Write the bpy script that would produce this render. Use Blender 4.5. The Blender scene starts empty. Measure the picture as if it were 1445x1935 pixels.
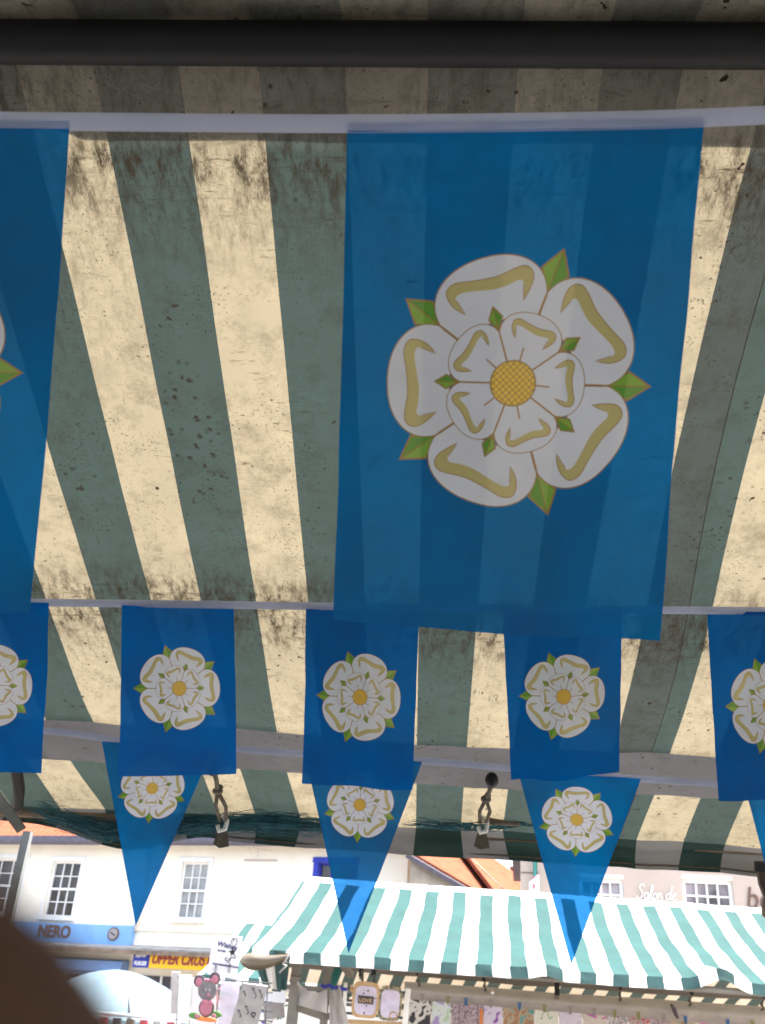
import bpy, math, random
import numpy as np
from mathutils import Matrix, Vector, noise
from mathutils.geometry import delaunay_2d_cdt
random.seed(7)
R = math.radians
scene = bpy.context.scene
COL = scene.collection

# ------------------------------------------------------------------ camera
W0, H0, F0 = 1445.0, 1935.0, 1850.0
EYE = Vector((0, 0, 1.75))
PITCH, ROLL = 28.5, 4.0
cam_d = bpy.data.cameras.new('camera')
cam = bpy.data.objects.new('camera', cam_d); COL.objects.link(cam)
cam_d.sensor_fit = 'VERTICAL'; cam_d.sensor_height = 36.0
cam_d.lens = F0 / H0 * 36.0
cam_d.clip_start = 0.002; cam_d.clip_end = 2000
cam_d.dof.use_dof = True; cam_d.dof.focus_distance = 0.85; cam_d.dof.aperture_fstop = 22
CM = Matrix.Translation(EYE) @ Matrix.Rotation(R(90 + PITCH), 4, 'X') @ Matrix.Rotation(R(ROLL), 4, 'Z')
cam.matrix_world = CM
scene.camera = cam

# ------------------------------------------------------------------ sky, sun, exposure
SUN_EL, SUN_AZ = 60.0, 94.0          # azimuth clockwise from +Y (view direction)
w = bpy.data.worlds.new('World'); scene.world = w; w.use_nodes = True
nt = w.node_tree; nt.nodes.clear()
sky = nt.nodes.new('ShaderNodeTexSky'); sky.sky_type = 'NISHITA'; sky.sun_disc = False
sky.sun_elevation = R(SUN_EL); sky.sun_rotation = R(SUN_AZ)
sky.air_density = 1.0; sky.dust_density = 6.0; sky.ozone_density = 0.6
bg = nt.nodes.new('ShaderNodeBackground'); bg.inputs['Strength'].default_value = 0.15
wo = nt.nodes.new('ShaderNodeOutputWorld')
nt.links.new(sky.outputs[0], bg.inputs[0]); nt.links.new(bg.outputs[0], wo.inputs[0])
sd = bpy.data.lights.new('sun', 'SUN'); sd.energy = 3.2; sd.angle = R(8.0); sd.color = (1, 0.96, 0.9)
sun = bpy.data.objects.new('sun', sd); COL.objects.link(sun)
dirv = Vector((math.sin(R(SUN_AZ)) * math.cos(R(SUN_EL)), math.cos(R(SUN_AZ)) * math.cos(R(SUN_EL)), math.sin(R(SUN_EL))))
sun.rotation_euler = (-dirv).to_track_quat('-Z', 'Y').to_euler()
sun.location = (0, 0, 30)
vs = scene.view_settings
vs.view_transform = 'Standard'; vs.look = 'None'; vs.exposure = 2.5; vs.gamma = 1.0
vs.use_curve_mapping = False
scene.cycles.max_bounces = 12; scene.cycles.transparent_max_bounces = 24

# ------------------------------------------------------------------ helpers
CR = CM.to_3x3()
def ray(px, py):
    return CR @ Vector(((px - W0 / 2) / F0, -(py - H0 / 2) / F0, -1.0))
def P(px, py, depth):
    return EYE + ray(px, py) * depth
def on_plane(px, py, p0, n):
    r = ray(px, py); t = (p0 - EYE).dot(n) / r.dot(n)
    return EYE + r * t
def at_height(px, py, z):
    r = ray(px, py); return EYE + r * ((z - EYE.z) / r.z)

class MB:
    def __init__(s): s.v = []; s.f = []; s.m = []; s.smooth = []
    def vert(s, p): s.v.append(tuple(p)); return len(s.v) - 1
    def face(s, ids, m=0, sm=False): s.f.append(tuple(ids)); s.m.append(m); s.smooth.append(sm)
    def poly(s, pts, m=0): s.face([s.vert(p) for p in pts], m)
    def box(s, c, size, M=None, m=0):
        M = M or Matrix.Identity(3); c = Vector(c); h = Vector(size) / 2
        i = [s.vert(c + M @ Vector((x * h.x, y * h.y, z * h.z))) for x in (-1, 1) for y in (-1, 1) for z in (-1, 1)]
        for q in ((0,1,3,2),(4,6,7,5),(0,4,5,1),(2,3,7,6),(0,2,6,4),(1,5,7,3)): s.face([i[k] for k in q], m)
    def prism(s, pts, ext, m=0):
        """extrude polygon pts (list of Vectors) by vector ext"""
        a = [s.vert(p) for p in pts]; b = [s.vert(Vector(p) + ext) for p in pts]; n = len(a)
        s.face(a, m); s.face(b[::-1], m)
        for k in range(n): s.face((a[k], b[k], b[(k+1) % n], a[(k+1) % n]), m)
    def tube(s, pts, r, n=8, m=0, cap=True):
        pts = [Vector(p) for p in pts]; rings = []
        rad = r if isinstance(r, (list, tuple)) else [r] * len(pts)
        up = None
        for k, p in enumerate(pts):
            t = (pts[min(k+1, len(pts)-1)] - pts[max(k-1, 0)]).normalized()
            if up is None:
                up = Vector((0,0,1)) if abs(t.z) < 0.9 else Vector((1,0,0))
            a = t.cross(up).normalized(); b = a.cross(t).normalized(); up = b
            rings.append([s.vert(p + (a * math.cos(2*math.pi*j/n) + b * math.sin(2*math.pi*j/n)) * rad[k]) for j in range(n)])
        for k in range(len(rings)-1):
            for j in range(n):
                s.face((rings[k][j], rings[k][(j+1) % n], rings[k+1][(j+1) % n], rings[k+1][j]), m, True)
        if cap: s.face(rings[0][::-1], m); s.face(rings[-1], m)
    def ball(s, c, r, m=0, nu=12, nv=8, sc=(1,1,1)):
        c = Vector(c); rows = []
        for i in range(nv+1):
            th = math.pi * i / nv
            rows.append([s.vert(c + Vector((sc[0]*r*math.sin(th)*math.cos(2*math.pi*j/nu), sc[1]*r*math.sin(th)*math.sin(2*math.pi*j/nu), sc[2]*r*math.cos(th)))) for j in range(nu)])
        for i in range(nv):
            for j in range(nu): s.face((rows[i][j], rows[i][(j+1) % nu], rows[i+1][(j+1) % nu], rows[i+1][j]), m, True)
    def grid(s, rows, m=0, sm=True, matf=None):
        ids = [[s.vert(p) for p in r] for r in rows]
        for i in range(len(ids)-1):
            for j in range(len(ids[0])-1):
                s.face((ids[i][j], ids[i][j+1], ids[i+1][j+1], ids[i+1][j]), matf(i, j) if matf else m, sm)
    def mesh(s, name, mats):
        me = bpy.data.meshes.new(name); me.from_pydata(s.v, [], s.f)
        for m in mats: me.materials.append(m)
        me.polygons.foreach_set('material_index', s.m)
        me.polygons.foreach_set('use_smooth', s.smooth); me.update(); return me
    def build(s, name, mats, parent=None, M=None):
        if not isinstance(mats, (list, tuple)): mats = [mats]
        return link(name, s.mesh(name, mats), parent, M)

def link(name, me, parent=None, M=None):
    o = bpy.data.objects.new(name, me); COL.objects.link(o)
    if parent: o.parent = parent
    if M is not None: o.matrix_local = M
    return o
def thing(name, label, cat, M=None, group=None):
    o = bpy.data.objects.new(name, None); COL.objects.link(o)
    o.empty_display_size = 0.1
    if M is not None: o.matrix_world = M
    return tag(o, label, cat, group)
def tag(o, label, cat, group=None):
    o['label'] = label; o['category'] = cat
    if group: o['group'] = group
    return o
def struct(o): o['kind'] = 'structure'; return o
def frame(origin, yaw_deg, tilt=0):
    """local x along, y forward, z up; yaw>0 turns right end nearer"""
    return Matrix.Translation(origin) @ Matrix.Rotation(R(-yaw_deg), 4, 'Z')

# ------------------------------------------------------------------ materials
def mat(name, col, rough=0.7, noise_amt=0.12, nscale=8.0, bump=0.0, bscale=60.0, metal=0.0, col2=None, spec=0.3):
    m = bpy.data.materials.new(name); m.use_nodes = True
    t = m.node_tree; b = t.nodes['Principled BSDF']
    b.inputs['Roughness'].default_value = rough; b.inputs['Metallic'].default_value = metal
    b.inputs['Specular IOR Level'].default_value = spec
    tc = t.nodes.new('ShaderNodeTexCoord')
    n = t.nodes.new('ShaderNodeTexNoise'); n.inputs['Scale'].default_value = nscale; n.inputs['Detail'].default_value = 6
    t.links.new(tc.outputs['Object'], n.inputs['Vector'])
    mx = t.nodes.new('ShaderNodeMix'); mx.data_type = 'RGBA'
    c2 = col2 or tuple(c * (1 - 2.2 * noise_amt) for c in col)
    mx.inputs['A'].default_value = (*col, 1); mx.inputs['B'].default_value = (*c2, 1)
    rp = t.nodes.new('ShaderNodeMapRange'); rp.inputs[1].default_value = 0.35; rp.inputs[2].default_value = 0.75
    t.links.new(n.outputs['Fac'], rp.inputs[0]); t.links.new(rp.outputs[0], mx.inputs['Factor'])
    t.links.new(mx.outputs['Result'], b.inputs['Base Color'])
    if bump:
        n2 = t.nodes.new('ShaderNodeTexNoise'); n2.inputs['Scale'].default_value = bscale; n2.inputs['Detail'].default_value = 4
        t.links.new(tc.outputs['Object'], n2.inputs['Vector'])
        bp = t.nodes.new('ShaderNodeBump'); bp.inputs['Strength'].default_value = bump; bp.inputs['Distance'].default_value = 0.01
        t.links.new(n2.outputs['Fac'], bp.inputs['Height']); t.links.new(bp.outputs[0], b.inputs['Normal'])
    return m

def cloth(name, refl, trans, tfac=0.5, transp=0.0, dirt=0.0, gloss=0.0, weave=900.0, fine=0.06, tint=(1, 1, 1), ridge=False, bump=0.15, bdist=0.002, bsc=40.0):
    """thin cloth: part reflected, part let through, part see-through; dirt marks laid over it"""
    m = bpy.data.materials.new(name); m.use_nodes = True; t = m.node_tree
    for n in list(t.nodes): t.nodes.remove(n)
    N = t.nodes.new; L = t.links.new
    out = N('ShaderNodeOutputMaterial'); tc = N('ShaderNodeTexCoord')
    def rgb(c):
        q = N('ShaderNodeRGB'); q.outputs[0].default_value = (*c, 1); return q.outputs[0]
    def noise_(scale, vec=None, detail=5, rough=0.6):
        q = N('ShaderNodeTexNoise'); q.inputs['Scale'].default_value = scale; q.inputs['Detail'].default_value = detail
        q.inputs['Roughness'].default_value = rough
        L(vec if vec is not None else tc.outputs['Object'], q.inputs['Vector']); return q.outputs['Fac']
    def ramp(x, a, b_, lo=0.0, hi=1.0):
        q = N('ShaderNodeMapRange'); q.inputs[1].default_value = a; q.inputs[2].default_value = b_
        q.inputs[3].default_value = lo; q.inputs[4].default_value = hi; L(x, q.inputs[0]); return q.outputs[0]
    def mul(a, b_):
        q = N('ShaderNodeMath'); q.operation = 'MULTIPLY'; L(a, q.inputs[0])
        if isinstance(b_, (int, float)): q.inputs[1].default_value = b_
        else: L(b_, q.inputs[1])
        return q.outputs[0]
    def mx_(a, b_):
        q = N('ShaderNodeMath'); q.operation = 'MAXIMUM'; L(a, q.inputs[0]); L(b_, q.inputs[1]); return q.outputs[0]
    def mixc(f, a, b_):
        q = N('ShaderNodeMix'); q.data_type = 'RGBA'; L(f, q.inputs['Factor']); L(a, q.inputs['A']); L(b_, q.inputs['B']); return q.outputs['Result']
    cr, ct = rgb(refl), rgb(trans)
    # soft mottling of the cloth itself
    mott = ramp(noise_(7.0), 0.3, 0.7, 0.0, fine * 4)
    grain = ramp(noise_(weave, detail=1), 0.3, 0.7, 0.0, fine)
    dk = rgb((0.03, 0.022, 0.014))
    f = mx_(mott, grain)
    if dirt > 0:
        mp = N('ShaderNodeMapping'); mp.inputs['Scale'].default_value = (1.0, 0.14, 1.0); L(tc.outputs['Object'], mp.inputs['Vector'])
        mp2 = N('ShaderNodeMapping'); mp2.inputs['Scale'].default_value = (0.2, 1.0, 1.0); L(tc.outputs['Object'], mp2.inputs['Vector'])
        patch = ramp(noise_(5.0, detail=3), 0.42, 0.72)
        patch2 = ramp(noise_(11.0, detail=4), 0.40, 0.66)
        streak = mul(ramp(noise_(120.0, mp.outputs[0], 6, 0.7), 0.52, 0.70), patch)
        streak2 = mul(ramp(noise_(150.0, mp2.outputs[0], 6, 0.7), 0.55, 0.72), patch2)
        spots = mul(ramp(noise_(95.0, detail=2, rough=0.4), 0.66, 0.72), ramp(noise_(8.5, detail=2), 0.5, 0.62))
        specks = mul(ramp(noise_(330.0, detail=2), 0.66, 0.76), patch2)
        haze_ = mul(ramp(noise_(24.0, detail=10, rough=0.8), 0.42, 0.78), 0.80)
        cell = N('ShaderNodeTexVoronoi'); cell.inputs['Scale'].default_value = 48.0; cell.inputs['Randomness'].default_value = 1.0
        L(tc.outputs['Object'], cell.inputs['Vector'])
        mould = mul(ramp(cell.outputs['Distance'], 0.20, 0.08), ramp(noise_(4.2, detail=3), 0.57, 0.66))
        smear = mul(ramp(noise_(9.0, detail=10, rough=0.72), 0.47, 0.72), 0.42)
        haze_ = mx_(haze_, mx_(mould, smear))
        f = mx_(f, mul(mx_(mx_(streak, streak2), mx_(spots, mx_(specks, haze_))), dirt))
        if ridge:
            # grime collected along the ridge and where the cloth is creased; a mould colony of its own
            sp = N('ShaderNodeSeparateXYZ'); L(tc.outputs['Object'], sp.inputs[0])
            near = mul(ramp(sp.outputs['Y'], 0.86, 0.70, 0.0, 1.0), ramp(sp.outputs['Y'], 0.66, 0.69, 0.55, 1.0))
            band = mul(ramp(sp.outputs['Y'], 1.20, 1.30), ramp(sp.outputs['Y'], 1.50, 1.36))
            left = mul(ramp(sp.outputs['X'], -0.15, -0.45), ramp(sp.outputs['Y'], 1.15, 0.7))
            zone = mx_(mx_(near, band), mul(left, 0.8))
            g = mul(ramp(noise_(75.0, mp.outputs[0], 10, 0.8), 0.40, 0.60), zone)
            g2 = mul(ramp(noise_(95.0, mp2.outputs[0], 10, 0.8), 0.47, 0.64), zone)
            g3 = mul(ramp(noise_(260.0, detail=3, rough=0.6), 0.56, 0.68), ramp(noise_(13.0, detail=4), 0.40, 0.60))
            f = mx_(f, mul(mx_(mx_(g, g2), mul(g3, 0.9)), 0.95))
            dx = N('ShaderNodeMath'); dx.operation = 'ADD'; dx.inputs[1].default_value = 0.315; L(sp.outputs['X'], dx.inputs[0])
            dy = N('ShaderNodeMath'); dy.operation = 'SUBTRACT'; dy.inputs[1].default_value = 1.02; L(sp.outputs['Y'], dy.inputs[0])
            ex_ = mul(mul(dx.outputs[0], dx.outputs[0]), 1/0.04**2); ey_ = mul(mul(dy.outputs[0], dy.outputs[0]), 1/0.12**2)
            ad = N('ShaderNodeMath'); ad.operation = 'ADD'; L(ex_, ad.inputs[0]); L(ey_, ad.inputs[1])
            v2 = N('ShaderNodeTexVoronoi'); v2.inputs['Scale'].default_value = 84.0
            nd = N('ShaderNodeTexNoise'); nd.inputs['Scale'].default_value = 130.0; L(tc.outputs['Object'], nd.inputs['Vector'])
            va = N('ShaderNodeVectorMath'); va.operation = 'MULTIPLY_ADD'; va.inputs[1].default_value = (0.011, 0.011, 0.0)
            L(nd.outputs['Color'], va.inputs[0]); L(tc.outputs['Object'], va.inputs[2]); L(va.outputs[0], v2.inputs['Vector'])
            v2b = N('ShaderNodeSeparateColor'); L(v2.outputs['Color'], v2b.inputs[0])
            f = mx_(f, mul(mul(mul(ramp(v2.outputs['Distance'], 0.44, 0.14), ramp(v2b.outputs[0], 0.40, 0.45)), ramp(ad.outputs[0], 1.0, 0.5)), 0.92))
            # both stripe colours mixed towards grey at the ridge
            ridge_grey = mul(ramp(sp.outputs['Y'], 0.685, 0.672), 0.72)
            cr = mixc(ridge_grey, cr, rgb((0.215, 0.20, 0.17)))
    c1 = mixc(f, cr, dk); c2 = mixc(f, ct, dk)
    d = N('ShaderNodeBsdfDiffuse'); L(c1, d.inputs['Color'])
    tr = N('ShaderNodeBsdfTranslucent'); L(c2, tr.inputs['Color'])
    bpn = N('ShaderNodeBump'); bpn.inputs['Strength'].default_value = bump; bpn.inputs['Distance'].default_value = bdist
    L(noise_(bsc, detail=6), bpn.inputs['Height']); L(bpn.outputs[0], d.inputs['Normal'])
    ms = N('ShaderNodeMixShader'); ms.inputs[0].default_value = tfac; L(d.outputs[0], ms.inputs[1]); L(tr.outputs[0], ms.inputs[2])
    last = ms.outputs[0]
    if gloss:
        g_ = N('ShaderNodeBsdfGlossy'); g_.inputs['Roughness'].default_value = 0.35
        m3 = N('ShaderNodeMixShader'); m3.inputs[0].default_value = gloss; L(last, m3.inputs[1]); L(g_.outputs[0], m3.inputs[2]); last = m3.outputs[0]
    if transp:
        tp = N('ShaderNodeBsdfTransparent'); tp.inputs[0].default_value = (*tint, 1)
        m2 = N('ShaderNodeMixShader'); m2.inputs[0].default_value = transp; L(last, m2.inputs[1]); L(tp.outputs[0], m2.inputs[2]); last = m2.outputs[0]
    L(last, out.inputs['Surface'])
    return m

M = {}
M['cream'] = cloth('canvas_cream', (0.33, 0.30, 0.235), (0.60, 0.51, 0.325), 0.125, dirt=1.0, ridge=True)
M['green'] = cloth('canvas_green', (0.062, 0.088, 0.08), (0.066, 0.10, 0.09), 0.13, dirt=0.85, ridge=True)
M['seamgrey'] = cloth('canvas_seam_grey', (0.085, 0.098, 0.09), (0.06, 0.075, 0.068), 0.13, dirt=0.95, ridge=True)
M['white2'] = cloth('canvas_white', (0.80, 0.79, 0.75), (0.70, 0.53, 0.30), 0.09, dirt=0.12, gloss=0.02, bump=0.5, bdist=0.02, bsc=7.0)
M['teal2'] = cloth('canvas_teal', (0.036, 0.088, 0.085), (0.07, 0.075, 0.06), 0.12, dirt=0.12, gloss=0.02, bump=0.5, bdist=0.02, bsc=7.0)
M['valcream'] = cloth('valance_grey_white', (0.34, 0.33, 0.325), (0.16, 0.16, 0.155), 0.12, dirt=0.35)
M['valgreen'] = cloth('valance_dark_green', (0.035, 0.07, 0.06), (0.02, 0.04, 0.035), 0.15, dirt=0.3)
M['hem'] = cloth('hem_webbing', (0.31, 0.31, 0.325), (0.12, 0.12, 0.12), 0.14, dirt=0.6)
M['hem2'] = cloth('hem_doubling', (0.24, 0.22, 0.19), (0.06, 0.055, 0.05), 0.3, dirt=0.3)
TP = 0.135
M['fblue'] = cloth('flag_blue', (0.0, 0.205, 0.58), (0.0, 0.205, 0.58), 0.62, transp=TP*1.1, weave=1100, fine=0.14, bump=0.3, bdist=0.004, bsc=18.0, tint=(0.06, 0.36, 0.95))
M['fwhite'] = cloth('flag_white', (0.74, 0.80, 0.94), (0.74, 0.80, 0.94), 0.62, transp=TP * 0.4, weave=1500)
M['fbrown'] = cloth('flag_brown', (0.36, 0.21, 0.07), (0.36, 0.21, 0.07), 0.5, transp=TP * 0.5)
M['fgold'] = cloth('flag_gold', (0.56, 0.50, 0.22), (0.56, 0.50, 0.22), 0.5, transp=TP * 0.5)
M['fgreen'] = cloth('flag_green', (0.24, 0.47, 0.06), (0.24, 0.47, 0.06), 0.5, transp=TP * 0.5)
M['fgreen2'] = cloth('flag_green_deep', (0.12, 0.36, 0.04), (0.12, 0.36, 0.04), 0.5, transp=TP * 0.5)
M['fyellow'] = cloth('flag_yellow', (0.92, 0.62, 0.08), (0.92, 0.62, 0.08), 0.5, transp=TP * 0.5)
M['fblue2'] = cloth('flag_royal_blue', (0.0, 0.15, 0.56), (0.0, 0.15, 0.56), 0.62, transp=0.11, weave=1100, fine=0.10, bump=0.3, bdist=0.004, bsc=18.0, tint=(0.05, 0.3, 0.95))
FLAGM = [M[k] for k in ('fblue', 'fbrown', 'fgreen', 'fgreen2', 'fwhite', 'fgold', 'fyellow')]
M['tape'] = cloth('bunting_tape', (0.58, 0.63, 0.80), (0.58, 0.63, 0.80), 0.5, transp=0.14)
M['black'] = mat('black_steel', (0.006, 0.0065, 0.008), 0.6, 0.2)
M['steel'] = mat('grey_painted_steel', (0.12, 0.13, 0.125), 0.5, 0.15, 14, bump=0.1)
M['steel2'] = mat('weathered_grey_frame', (0.23, 0.21, 0.18), 0.6, 0.2, 9, bump=0.15)
M['cord'] = mat('brown_cord', (0.14, 0.12, 0.09), 0.9, 0.2, 80, bump=0.4, bscale=400)
M['rubber'] = mat('black_rubber', (0.01, 0.01, 0.012), 0.45, 0.1)
M['whiteplastic'] = mat('white_plastic', (0.75, 0.75, 0.72), 0.4, 0.05)
M['net'] = mat('teal_fibre', (0.04, 0.15, 0.19), 0.8, 0.25, 40)
M['wallcream'] = mat('cream_render', (0.90, 0.83, 0.69), 0.85, 0.06, 1.2, bump=0.12, bscale=25)
M['wallbeige'] = mat('beige_render', (0.50, 0.415, 0.345), 0.85, 0.06, 1.0, bump=0.12, bscale=20)
M['paintwhite'] = mat('white_paint', (0.8, 0.8, 0.77), 0.5, 0.05, 6)
M['glass'] = mat('dark_window_glass', (0.075, 0.062, 0.058), 0.08, 0.4, 1.5, spec=0.6)
M['glass2'] = mat('curtained_glass', (0.36, 0.36, 0.35), 0.15, 0.25, 2.5, spec=0.6)
M['glass3'] = mat('pink_curtained_glass', (0.40, 0.34, 0.36), 0.12, 0.4, 2.2, spec=0.6)
M['gutter'] = mat('slate_grey_gutter', (0.13, 0.12, 0.15), 0.5, 0.15)
M['tile'] = mat('clay_pantile', (0.23, 0.082, 0.05), 0.9, 0.16, 3.0, bump=0.2, bscale=30, spec=0.0)
M['brick'] = mat('tan_brick', (0.42, 0.37, 0.29), 0.9, 0.15, 4.0, bump=0.3, bscale=40)
M['blueframe'] = mat('royal_blue_paint', (0.03, 0.05, 0.42), 0.5, 0.1)
M['skyblue'] = mat('sky_blue_fascia', (0.20, 0.40, 0.70), 0.5, 0.06, 3)
M['paleblue'] = mat('pale_blue_fascia', (0.22, 0.34, 0.58), 0.5, 0.08, 3)
M['brownletter'] = mat('brown_letter', (0.16, 0.09, 0.07), 0.6, 0.1)
M['darkred'] = mat('dark_red_letter', (0.28, 0.05, 0.05), 0.6, 0.1)
M['yellow'] = mat('amber_sign', (0.86, 0.48, 0.02), 0.4, 0.04)
M['signblue'] = mat('navy_sign', (0.03, 0.04, 0.30), 0.4, 0.08)
M['lead'] = mat('weathered_lead', (0.30, 0.30, 0.29), 0.7, 0.2, 4, bump=0.2)
M['timber'] = mat('weathered_timber', (0.24, 0.18, 0.13), 0.85, 0.25, 6, bump=0.3)
M['ground'] = mat('stone_setts', (0.20, 0.19, 0.18), 0.9, 0.15, 2.0, bump=0.3, bscale=12)
M['skin'] = mat('skin', (0.075, 0.038, 0.024), 0.7, 0.1, 200, bump=0.05, bscale=900)
M['sleeve'] = mat('dark_sleeve', (0.03, 0.03, 0.04), 0.9, 0.2)
M['darkbrown'] = mat('dark_brown_leather', (0.05, 0.028, 0.02), 0.6, 0.2, 20)
M['paper'] = mat('white_paper', (0.8, 0.8, 0.82), 0.6, 0.03, 5)
M['ink'] = mat('black_ink', (0.02, 0.02, 0.03), 0.6, 0.1)
M['navyink'] = mat('navy_ink', (0.05, 0.05, 0.16), 0.6, 0.1)
M['sheet'] = cloth('white_sheet', (0.50, 0.47, 0.44), (0.4, 0.36, 0.33), 0.2, dirt=0.15)
M['parasol'] = cloth('pale_blue_parasol', (0.21, 0.30, 0.36), (0.2, 0.28, 0.34), 0.2, dirt=0.05)
M['tan'] = cloth('tan_plastic_roll', (0.15, 0.12, 0.075), (0.2, 0.15, 0.09), 0.2, dirt=0.3, gloss=0.1)
M['bounce_sheet'] = cloth('pale_bounce_sheet', (0.74, 0.74, 0.71), (0.5, 0.5, 0.47), 0.3, dirt=0.1)  # pale cloth of the added unseen sheets, bounces light into the stall
M['teal_solid'] = mat('teal_fabric', (0.02, 0.16, 0.14), 0.7, 0.15)
M['pink'] = mat('pink_felt', (0.42, 0.16, 0.21), 0.8, 0.08, 20)
M['greyfelt'] = mat('grey_felt', (0.20, 0.19, 0.20), 0.8, 0.2, 60)
M['darkfelt'] = mat('dark_grey_felt', (0.09, 0.08, 0.09), 0.8, 0.2, 60)
M['leafg'] = mat('leaf_green', (0.10, 0.24, 0.06), 0.7, 0.2, 30)
M['greycard'] = mat('grey_board', (0.33, 0.31, 0.30), 0.8, 0.12, 20)
M['gold'] = mat('gold_card', (0.56, 0.38, 0.2), 0.5, 0.12, 30)
M['lilac'] = mat('lilac_card', (0.62, 0.58, 0.74), 0.6, 0.12, 25)
M['rosecard'] = mat('mauve_card', (0.36, 0.2, 0.32), 0.6, 0.3, 60)
M['orange'] = mat('orange_item', (0.75, 0.25, 0.08), 0.6, 0.1)
M['redcloth'] = mat('red_cloth', (0.5, 0.08, 0.09), 0.8, 0.15)
M['purple'] = mat('purple_flower', (0.22, 0.10, 0.42), 0.7, 0.2)
def film():
    m = bpy.data.materials.new('clear_film'); m.use_nodes = True; t = m.node_tree
    for n in list(t.nodes): t.nodes.remove(n)
    o = t.nodes.new('ShaderNodeOutputMaterial'); a = t.nodes.new('ShaderNodeBsdfTransparent'); g = t.nodes.new('ShaderNodeBsdfGlossy')
    d = t.nodes.new('ShaderNodeBsdfDiffuse'); d.inputs[0].default_value = (0.8, 0.8, 0.88, 1); g.inputs['Roughness'].default_value = 0.15
    m1 = t.nodes.new('ShaderNodeMixShader'); m1.inputs[0].default_value = 0.5; t.links.new(g.outputs[0], m1.inputs[1]); t.links.new(d.outputs[0], m1.inputs[2])
    m2 = t.nodes.new('ShaderNodeMixShader'); m2.inputs[0].default_value = 0.28; t.links.new(a.outputs[0], m2.inputs[1]); t.links.new(m1.outputs[0], m2.inputs[2])
    t.links.new(m2.outputs[0], o.inputs[0]); return m
M['film'] = film()
def pattern_mat(name, c1, c2, c3, scale):
    m = bpy.data.materials.new(name); m.use_nodes = True; t = m.node_tree; b = t.nodes['Principled BSDF']
    tc = t.nodes.new('ShaderNodeTexCoord'); v = t.nodes.new('ShaderNodeTexVoronoi'); v.inputs['Scale'].default_value = scale
    n = t.nodes.new('ShaderNodeTexNoise'); n.inputs['Scale'].default_value = scale * 0.8; n.inputs['Detail'].default_value = 3
    r = t.nodes.new('ShaderNodeValToRGB'); r.color_ramp.interpolation = 'CONSTANT'
    e = r.color_ramp.elements; e[0].color = (*c1, 1); e[1].position = 0.47; e[1].color = (*c2, 1); q = e.new(0.57); q.color = (*c3, 1)
    t.links.new(tc.outputs['Object'], n.inputs['Vector']); t.links.new(n.outputs['Fac'], r.inputs['Fac']); t.links.new(r.outputs[0], b.inputs['Base Color'])
    b.inputs['Roughness'].default_value = 0.5
    return m
CARDM = [pattern_mat('card_black_white', (0.03,0.03,0.04), (0.6,0.58,0.55), (0.03,0.03,0.04), 14),
         pattern_mat('card_lavender', (0.35,0.28,0.55), (0.6,0.66,0.66), (0.42,0.55,0.4), 12),
         pattern_mat('card_mosaic', (0.2,0.14,0.18), (0.45,0.38,0.42), (0.3,0.2,0.24), 70),
         pattern_mat('card_violet', (0.62,0.58,0.7), (0.6,0.56,0.72), (0.25,0.08,0.38), 14),
         pattern_mat('card_rust', (0.32,0.18,0.1), (0.45,0.33,0.22), (0.1,0.3,0.3), 40),
         pattern_mat('card_sage', (0.6,0.62,0.55), (0.66,0.66,0.6), (0.28,0.4,0.26), 25),
         pattern_mat('card_pale_lilac', (0.55,0.5,0.62), (0.6,0.56,0.68), (0.5,0.45,0.55), 10),
         pattern_mat('card_magenta', (0.5,0.12,0.4), (0.55,0.5,0.45), (0.5,0.45,0.4), 10),
         pattern_mat('card_red', (0.5,0.07,0.08), (0.35,0.3,0.3), (0.45,0.08,0.1), 22),
         pattern_mat('card_grey_floral', (0.25,0.26,0.28), (0.5,0.48,0.5), (0.2,0.12,0.16), 30)]

def text_mesh(txt, size, extr=0.004, shear=0.0, offset=0.0):
    c = bpy.data.curves.new('lettering', 'FONT'); c.body = txt; c.size = size; c.extrude = extr; c.shear = shear; c.offset = offset
    o = bpy.data.objects.new('lettering_tmp', c); COL.objects.link(o)
    bpy.context.view_layer.update()
    me = bpy.data.meshes.new_from_object(o.evaluated_get(bpy.context.evaluated_depsgraph_get()))
    bpy.data.objects.remove(o); bpy.data.curves.remove(c)
    return me
def put_text(name, txt, size, material, parent, Mloc, **kw):
    me = text_mesh(txt, size, **kw); me.materials.clear(); me.materials.append(material)
    o = link(name, me, parent); o.matrix_local = Mloc; return o

# ------------------------------------------------------------------ ground
g = MB()
ng = 40
def gz(x, y): return -0.004 * y + 0.02 * noise.noise(Vector((x * 0.1, y * 0.1, 0)))
rows = []
for i in range(ng + 1):
    yy = -60 + 260 * (i / ng)
    rows.append([Vector((-150 + 300 * j / ng, yy, gz(-150 + 300 * j / ng, yy))) for j in range(ng + 1)])
g.grid(rows)
struct(g.build('ground', M['ground']))

# ------------------------------------------------------------------ buildings across the square
def facade_frame(px, py, depth, yaw):
    p0 = P(px, py, depth)
    F = Matrix.Translation(Vector((p0.x, p0.y, 0))) @ Matrix.Rotation(R(-yaw), 4, 'Z')
    Fi = F.inverted(); n = F.to_3x3() @ Vector((0, -1, 0))
    def loc(x, y, off=0.0):
        q = Fi @ on_plane(x, y, F.translation + n * off, n); return q.x, q.z
    return F, loc

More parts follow.
